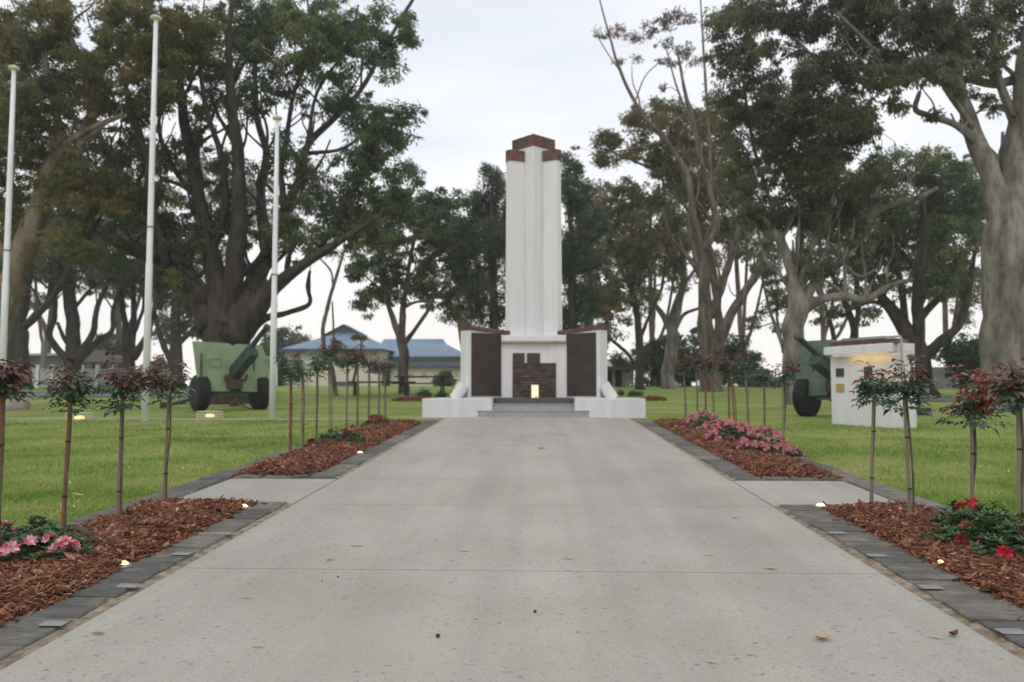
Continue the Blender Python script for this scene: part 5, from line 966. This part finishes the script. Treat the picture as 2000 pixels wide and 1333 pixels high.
for px, d, lb, bl, lf in (
   (90, 60, 'farther gum with a wide crown behind the far left trunks', [(40, 560, 60, 40), (110, 480, 70, 60), (60, 420, 70, 50), (170, 440, 70, 60), (0, 480, 50, 60)], 'leaf_dark'),
   (235, 64, 'farther olive gum filling the gap left of the tallest flagpole', [(230, 440, 70, 60), (300, 450, 60, 60), (220, 540, 70, 35), (290, 380, 60, 50), (180, 560, 50, 20, .6)], 'leaf_olive'),
   (400, 62, 'farther dark gum showing between the limbs of the huge dark tree', [(380, 560, 60, 60), (420, 460, 60, 60), (480, 380, 60, 60), (400, 350, 60, 50), (330, 630, 40, 40), (560, 430, 50, 45, .7), (620, 380, 50, 35, .8)], 'leaf_dark'),
   (905, 58, 'farther olive gum between the forked tree and the memorial', [(880, 450, 50, 50), (920, 540, 55, 55), (880, 600, 45, 30, .6), (930, 620, 50, 30, .7), (860, 530, 40, 40, .8)], 'leaf_olive'),
   (1150, 60, 'farther grey-green gum behind the right wing of the memorial', [(1160, 400, 50, 50), (1170, 500, 60, 60), (1150, 590, 60, 45), (1210, 570, 50, 40, .8), (1160, 650, 45, 25, .8)], 'leaf_dark'),
   (1275, 62, 'farther rusty olive gum behind the pale straight trunk', [(1270, 400, 60, 45), (1280, 500, 60, 50), (1330, 440, 60, 50), (1340, 530, 50, 30, .6), (1240, 620, 30, 25, .5)], 'leaf_olive'),
   (1450, 58, 'farther gum filling the gap behind the brown-trunked gum', [(1430, 380, 60, 60), (1460, 460, 60, 45), (1500, 500, 50, 35, .8), (1400, 500, 40, 30, .6), (1520, 560, 40, 40, .6)], 'leaf_olive'),
   (1610, 55, 'farther dark gum behind the large pale-trunked gum', [(1600, 440, 70, 60), (1640, 520, 60, 45), (1700, 460, 60, 60), (1590, 370, 70, 50), (1620, 580, 50, 25, .6)], 'leaf_dark'),
   (1850, 50, 'farther olive gum behind the dark spreading tree', [(1840, 330, 60, 40), (1900, 380, 50, 70), (1880, 480, 50, 60), (1790, 420, 80, 60), (1900, 580, 40, 60, .8), (1820, 520, 70, 50)], 'leaf_olive')):
    tree('gum_tree', lb, 'tree', d, [[(px, B0, 7), (px+4, 700, 6), (px-3, 640, 5), (bl[0][0], bl[0][1], 3)], [(px, 660, 4), ((px+bl[1][0])/2, 600, 3.5), (bl[1][0], bl[1][1], 2)], [(px, 690, 4), ((px+bl[2][0])/2, 620, 3), (bl[2][0], bl[2][1], 2)]], bl,
         'bark_mid', lf, cr_px=13, lpx=6, wpx=2.6, per=70, dens=1.0)
# bushes and masses of far foliage, each a thing
def bush(px, d, cy, rx, ry, mt, label, n=1.0, per=90, cat='bush', name='bush', cr=11):
    return tree(name, label, cat, d, [[(px, None, 5), (px, cy+ry*.3, 4), (px-4, cy-ry*.4, 2)], [(px, cy+ry*.5, 3), (px+rx*.4, cy-ry*.1, 2)], [(px, cy+ry*.5, 3), (px-rx*.4, cy-ry*.1, 2)]],
                [(px, cy, rx, ry, n, 0), (px-rx*.45, cy+ry*.25, rx*.55, ry*.7, n), (px+rx*.45, cy+ry*.25, rx*.55, ry*.7, n)], 'bark_dark', mt, cr_px=cr, lpx=5.5, wpx=2.6, per=per, droop=.3, layers=3.6, dens=1.3)
bush(1880, 31, 702, 48, 52, 'leaf_hedge', 'dense dark bush left of the massive right trunk')
bush(1288, 52, 706, 48, 46, 'leaf_hedge', 'dark green bush behind the pale straight trunk')
bush(1345, 56, 700, 50, 50, 'leaf_hedge', 'rounded dark bush between the pale and brown trunks')
bush(1425, 54, 700, 52, 52, 'leaf_hedge', 'dark green bush right of the brown trunk')
bush(1208, 58, 722, 30, 30, 'leaf_hedge', 'dark bush behind the small shed right of the memorial')
bush(1490, 50, 742, 38, 18, 'leaf_pale', 'low pale bush at the lawn edge left of the right gun')
bush(556, 75, 672, 48, 32, 'leaf_pale', 'rounded green tree behind the left end of the blue-roofed building', name='far_tree', cat='tree')
bush(548, 62, 715, 22, 35, 'leaf_hedge', 'dark narrow bush at the left corner of the blue-roofed building')
bush(305, 60, 728, 36, 28, 'leaf_pale', 'pale grey-green bush behind the tallest flagpole')
bush(215, 62, 690, 34, 34, 'leaf_pale', 'pale green tree behind the gazebo', name='far_tree', cat='tree')
bush(480, 60, 715, 40, 35, 'leaf_hedge', 'dark bush behind the left field gun')
bush(866, 56, 741, 15, 13, 'topiary', 'clipped round green bush against the cream wall', 1.6, cr=7)
bush(1700, 48, 735, 60, 30, 'leaf_hedge', 'dark hedge behind the white memorial wall')
bush(1960, 46, 700, 70, 60, 'leaf_hedge', 'dark hedge beyond the right edge trunk')

# ------------------------------------------------------------------ blue-roofed building
D = 58.0
def X(px, d=D): return GX(px, d).x
def Z(py, d=D): return EYE+(757-py)/F*d*1.0
hb = empty('building', (X(700), D, gz(D)), 'cream building with blue steel roof and two hipped wings beyond the lawn', 'building')
hb_o = Vector((X(700), D, gz(D)))
def hpart(m, name, mat, parent=None, bevel=0, smooth=False):
    m.v = [(v[0]-hb_o.x, v[1]-hb_o.y, v[2]-hb_o.z) for v in m.v]; return m.build(name, M[mat], parent or hb, smooth, bevel)
x0, x1, xr = X(555), X(743), X(900); zb = gz(D)-.3
hpart(MB().prism([(x0, D), (x1, D), (x1, D+10), (x0, D+10)], zb, Z(684)), 'wall', 'cream_wall')
hpart(MB().prism([(x1+.01, D+3.0), (xr, D+3.0), (xr, D+11), (x1+.01, D+11)], zb, Z(700)), 'wall', 'cream_wall')
hpart(MB().prism([(x1+.02, D+1.2), (xr-.1, D+1.2), (xr-.1, D+2.99), (x1+.02, D+2.99)], zb, Z(718)), 'wall', 'cream_wall')
def hiproof(xa, xb, ya, yb, ze, zr, inset, ov=.35, name='roof'):
    xa -= ov; xb += ov; ya -= ov; yb += ov; ym = (ya+yb)/2
    m = MB(); m.add([(xa, ya, ze), (xb, ya, ze), (xb, yb, ze), (xa, yb, ze), (xa+inset[0], ym, zr), (xb-inset[1], ym, zr), (xa, ya, ze-.02), (xb, ya, ze-.02), (xb, yb, ze-.02), (xa, yb, ze-.02)],
                    [(0, 1, 5, 4), (1, 2, 5), (2, 3, 4, 5), (3, 0, 4), (6, 9, 8, 7), (0, 6, 7, 1), (1, 7, 8, 2), (2, 8, 9, 3), (3, 9, 6, 0)])
    # corrugation ribs
    return hpart(m, name, 'blue_roof')
zl = Z(682); r1 = hiproof(x0, x1, D, D+10, zl, Z(640, D+5)-.1, (4.2, 4.0))
hpart(MB().prism([(x0-.40, D-.42), (x1+.40, D-.42), (x1+.40, D-.34), (x0-.40, D-.34)], zl-.24, zl+.03), 'fascia', 'blue_trim')
gx = X(645); yg = D+4.4
hpart(MB().add([(gx-1.6, yg-.6, Z(655, yg)), (gx+1.6, yg-.6, Z(655, yg)), (gx, yg-.6, Z(636, yg)), (gx-1.6, yg+1.2, Z(655, yg)), (gx+1.6, yg+1.2, Z(655, yg)), (gx, yg+1.2, Z(636, yg))], [(0, 1, 2), (3, 5, 4), (0, 2, 5, 3), (1, 4, 5, 2), (0, 3, 4, 1)]), 'gablet', 'blue_trim')
hpart(MB().add([(gx-1.75, yg-.75, Z(656, yg)), (gx, yg-.75, Z(633.5, yg)), (gx, yg+1.3, Z(633.5, yg)), (gx-1.75, yg+1.3, Z(656, yg)), (gx+1.75, yg-.75, Z(656, yg)), (gx+1.75, yg+1.3, Z(656, yg))], [(0, 1, 2, 3), (1, 4, 5, 2)]), 'gablet_roof', 'blue_roof')
z2 = Z(697, D+2.6); yr_ = D+7
m = MB(); xa, xb = X(712), xr+.4; xt = X(865, yr_)
m.add([(xa, D+2.6, z2), (xb, D+2.6, z2), (xb, D+11.4, z2), (xa, D+11.4, z2), (xa, yr_, Z(662, yr_)), (xt, yr_, Z(662, yr_)), (xt+.25, yr_-.6, Z(672, yr_)), (xt+.25, yr_+.6, Z(672, yr_))],
      [(0, 1, 6, 5, 4), (1, 2, 7, 6), (2, 3, 4, 5, 7), (5, 6, 7), (0, 4, 3), (0, 3, 2, 1)]); hpart(m, 'roof', 'blue_roof')
hpart(MB().prism([(x1+.42, D+2.5), (xb, D+2.5), (xb, D+2.58), (x1+.42, D+2.58)], z2-.28, z2+.02), 'fascia', 'blue_trim')
zl2 = Z(715, D+1)
m = MB(); m.add([(x1+.02, D+.8, zl2), (xr, D+.8, zl2), (xr, D+2.98, Z(712, D+2.98)), (x1+.02, D+2.98, Z(712, D+2.98)), (x1+.02, D+.8, zl2-.15), (xr, D+.8, zl2-.15)], [(0, 1, 2, 3), (0, 4, 5, 1)]); hpart(m, 'verandah_roof', 'blue_trim')
def win(px0, py0, px1, py1, y, nm='window'):
    xa, xb, za, zb_ = X(px0, y), X(px1, y), Z(py1, y), Z(py0, y); w = hpart(MB().prism([(xa, y-.06), (xb, y-.06), (xb, y+.02), (xa, y+.02)], za, zb_), nm, 'cream')
    hpart(MB().prism([(xa+.1, y-.075), ((xa+xb)/2-.03, y-.075), ((xa+xb)/2-.03, y-.06), (xa+.1, y-.06)], za+.1, zb_-.1), 'pane', 'glass', w)
    hpart(MB().prism([((xa+xb)/2+.03, y-.075), (xb-.1, y-.075), (xb-.1, y-.06), ((xa+xb)/2+.03, y-.06)], za+.1, zb_-.1), 'pane', 'glass', w)
for a in ((566, 692, 574, 701, D), (675, 705, 683, 715, D), (821, 701, 828, 709, D+3), (753, 701, 761, 709, D+3), (822, 727, 834, 739, D+1.2), (796, 727, 809, 738, D+1.2), (887, 725, 895, 735, D+1.2), (605, 706, 614, 718, D), (640, 722, 650, 738, D)): win(*a)
# porch at the left end, ramp base
px_ = [(X(549), X(592))]
m = MB(); m.prism([(X(549), D-1.6), (X(592), D-1.6), (X(592), D-.01), (X(549), D-.01)], Z(706, D-1.6), Z(702, D-1.6)); hpart(m, 'porch_roof', 'blue_trim')
for q in (551, 589): hpart(MB().prism([(X(q)-.1, D-1.5), (X(q)+.1, D-1.5), (X(q)+.1, D-1.3), (X(q)-.1, D-1.3)], zb, Z(706, D-1.6)), 'porch_post', 'pole')
hpart(MB().prism([(X(655), D-.5), (X(692), D-.5), (X(692), D-.02), (X(655), D-.02)], zb, Z(746)), 'plinth', 'blue_trim')
hpart(MB().prism([(X(744), D+.9), (X(756), D+.9), (X(756), D+1.18), (X(744), D+1.18)], zb, Z(722)), 'door', 'dark')
sg = empty('sign', GX(729, D-1.5), 'blue and red sign board standing in front of the blue-roofed building', 'sign')
so_ = GX(729, D-1.5)
w_ = 21/F*D/2; zc_ = Z(720)-so_.z
MB().box((0, 0, zc_), (w_*2, .06, .78)).build('board', M['blue_sign'], sg, bevel=.01); MB().lathe([(.05, 0), (.27, .0), (.27, .012), (.05, .012)], (0, -.045, zc_), 20, 'Y').build('emblem', M['red_sign'], sg)
for q in (-1, 1): MB().box((q*w_*.85, .05, (zc_+.3)/2), (.06, .05, zc_+.3)).build('post', M['steel'], sg)
# picnic table below the forked tree
pt = G(835, 775); pt = GX(825, 33.0); t = empty('picnic_table', pt, 'dark timber picnic table under the forked tree', 'table')
MB().box((0, 0, .74), (2.3, .75, .06)).build('table_top', M['dark'], t, bevel=.01)
for q in (-1, 1):
    MB().box((0, q*.7, .45), (2.3, .26, .05)).build('bench', M['dark'], t, bevel=.01)
    m = MB(); m.tube([(q*.85, -.55, 0), (q*.85, -.2, .72)], .04, 4); m.tube([(q*.85, .55, 0), (q*.85, .2, .72)], .04, 4); m.box((q*.85, 0, .42), (.06, 1.6, .08)); m.build('leg_frame', M['dark'], t)
# low timber bench further left
t = empty('picnic_table', GX(745, 30.5), 'long low dark bench table behind the far left roses', 'table')
MB().box((0, 0, .55), (2.6, .6, .07)).build('table_top', M['dark'], t, bevel=.01)
for q in (-1, 1): MB().box((q*1.0, 0, .27), (.12, .5, .5)).build('leg', M['dark'], t, bevel=.01)

# ------------------------------------------------------------------ left background: fence, shed, gazebo, boulder, posts
FD = 47.0; fx0, fx1 = X(-60, FD), X(330, FD); fz = gz(FD); ft = Z(717, FD)-fz
fe = empty('paling_fence', (fx0, FD, fz), 'long pale grey boarded fence with white posts beyond the left road', 'fence')
m = MB(); x = 0
while x < fx1-fx0: m.box((x+.07, 0, ft/2-.05), (.135, .03, ft-.1)); x += .145
m.build('boards', M['fence'], fe)
x = .6
while x < fx1-fx0:
    p_ = MB(); p_.prism([(x-.08, -.1), (x+.08, -.1), (x+.08, .06), (x-.08, .06)], -.1, ft+.10); p_.prism([(x-.10, -.12), (x+.10, -.12), (x+.10, .08), (x-.10, .08)], ft+.10, ft+.15); p_.build('post', M['pole'], fe); x += .93*1.0
MB().box(((fx1-fx0)/2, -.04, ft*.85), (fx1-fx0, .04, .09)).build('rail', M['fence'], fe)
D2 = 56.0
sh = empty('shed', GX(110, D2), 'low grey shed with pale flat roof behind the pale fence', 'shed'); so_ = GX(110, D2)
sw = 130/F*D2; shh = Z(694, D2)-so_.z
MB().box((0, 2, shh/2), (sw, 4, shh)).build('wall', M['grey_wall'], sh); MB().box((0, 1.8, shh+.08), (sw+.5, 4.6, .16)).build('roof', M['grey_roof'], sh)
MB().box((-sw*.45, -.1, shh/2), (.12, .12, shh)).build('post', M['steel'], sh)
pl = empty('post', GX(83, D2-2), 'dark square post standing above the grey shed', 'post'); MB().box((0, 0, (Z(668, D2)-gz(D2))/2), (.32, .2, Z(668, D2)-gz(D2))).build('shaft', M['grey_wall'], pl, bevel=.01)
MB().box((0, 0, .05), (.5, .4, .1)).build('footing', M['grey_roof'], pl)
D3 = 52.0
gb = empty('gazebo', GX(193, D3), 'brown-roofed timber gazebo behind the pale fence', 'gazebo'); g0 = GX(193, D3); gw = 80/F*D3; ge = Z(708, D3)-g0.z; gr_ = Z(683, D3)-g0.z
MB().add([(-gw/2, -1.3, ge), (gw/2, -1.3, ge), (gw/2, 1.3, ge), (-gw/2, 1.3, ge), (-.25, 0, gr_), (.25, 0, gr_)], [(0, 1, 5, 4), (1, 2, 5), (2, 3, 4, 5), (3, 0, 4), (0, 3, 2, 1)]).build('roof', M['brown_roof'], gb)
for i in range(4):
    for q in (-1.1, 1.1): MB().box((-gw/2+.3+i*(gw-.6)/3, q, ge/2), (.12, .12, ge)).build('post', M['dark'], gb)
MB().box((0, -1.1, .7), (gw-.6, .06, .5)).build('balustrade', M['dark'], gb)
bo = G(15, 800); rk = bmesh.new(); bmesh.ops.create_icosphere(rk, subdivisions=4, radius=1)
for v in rk.verts:
    v.co *= 1+.14*noise.noise(v.co*1.6)+.05*noise.noise(v.co*5); v.co.x *= .72; v.co.y *= .5; v.co.z *= .42
me = bpy.data.meshes.new('boulder'); rk.to_mesh(me); rk.free(); me.materials.append(M['boulder']); o = bpy.data.objects.new('boulder', me); COL.objects.link(o); o.location = GX(8, bo.y)+Vector((0, 0, .05))
me.polygons.foreach_set('use_smooth', [True]*len(me.polygons)); tag(o, 'rough grey-brown boulder on the lawn at the left edge', 'boulder')
pz = GX(268, 44); p_ = empty('marker_post', pz, 'orange-brown timber post beside the tallest flagpole', 'post'); MB().box((0, 0, .45), (.22, .15, .95)).build('shaft', M['wood_red'], p_, bevel=.01); MB().box((0, 0, .95), (.26, .19, .05)).build('cap', M['wood_grey'], p_)
# right background: small shed, far fence
D4 = 50.0
s4 = empty('shed', GX(1205, D4), 'small dark open shed with grey roof right of the memorial', 'shed'); w4 = 62/F*D4; h4 = Z(724, D4)-gz(D4)
MB().box((0, 2.6, h4/2), (w4, .2, h4)).build('back_wall', M['dark'], s4); MB().box((0, 1.2, h4+.12), (w4+.4, 3.2, .24)).build('roof', M['dark'], s4)
MB().add([(-w4/2, .2, h4+.25), (-w4*.1, .2, h4+.25), (-w4*.22, 1.4, h4+.75), (-w4/2, 1.4, h4+.75)], [(0, 1, 2, 3)]).build('upper_roof', M['grey_roof'], s4)
for q in (-.48, -.1, .2, .48): MB().box((q*w4, 0, h4/2), (.16, .16, h4)).build('post', M['grey_wall'], s4)
MB().box((w4*.33, .3, h4*.45), (w4*.2, .1, h4*.85)).build('panel', M['fence'], s4)
D5 = 44.0
f5 = empty('timber_fence', GX(1890, D5), 'dull grey timber fence beyond the right road', 'fence'); m = MB(); x = -6.0
while x < 8: m.box((x, 0, .55), (.14, .03, 1.3)); x += .15
m.build('boards', M['grey_wall'], f5); MB().box((1, -.04, .95), (14, .04, .09)).build('rail', M['grey_wall'], f5)

# ------------------------------------------------------------------ thin damp air
hz = bpy.data.materials.new('damp_air'); hz.use_nodes = True; n = hz.node_tree.nodes; n.clear()
o_ = n.new('ShaderNodeOutputMaterial'); v_ = n.new('ShaderNodeVolumePrincipled'); v_.inputs['Density'].default_value = HAZE; v_.inputs['Color'].default_value = (.98, .965, .94, 1); v_.inputs['Anisotropy'].default_value = .2
hz.node_tree.links.new(v_.outputs[0], o_.inputs['Volume'])
h_ = MB().box((0, 105, 9.5), (404, 274, 23)).build('haze', hz); h_['kind'] = 'stuff'; h_['label'] = 'thin pale damp air over the whole park'; h_['category'] = 'haze'
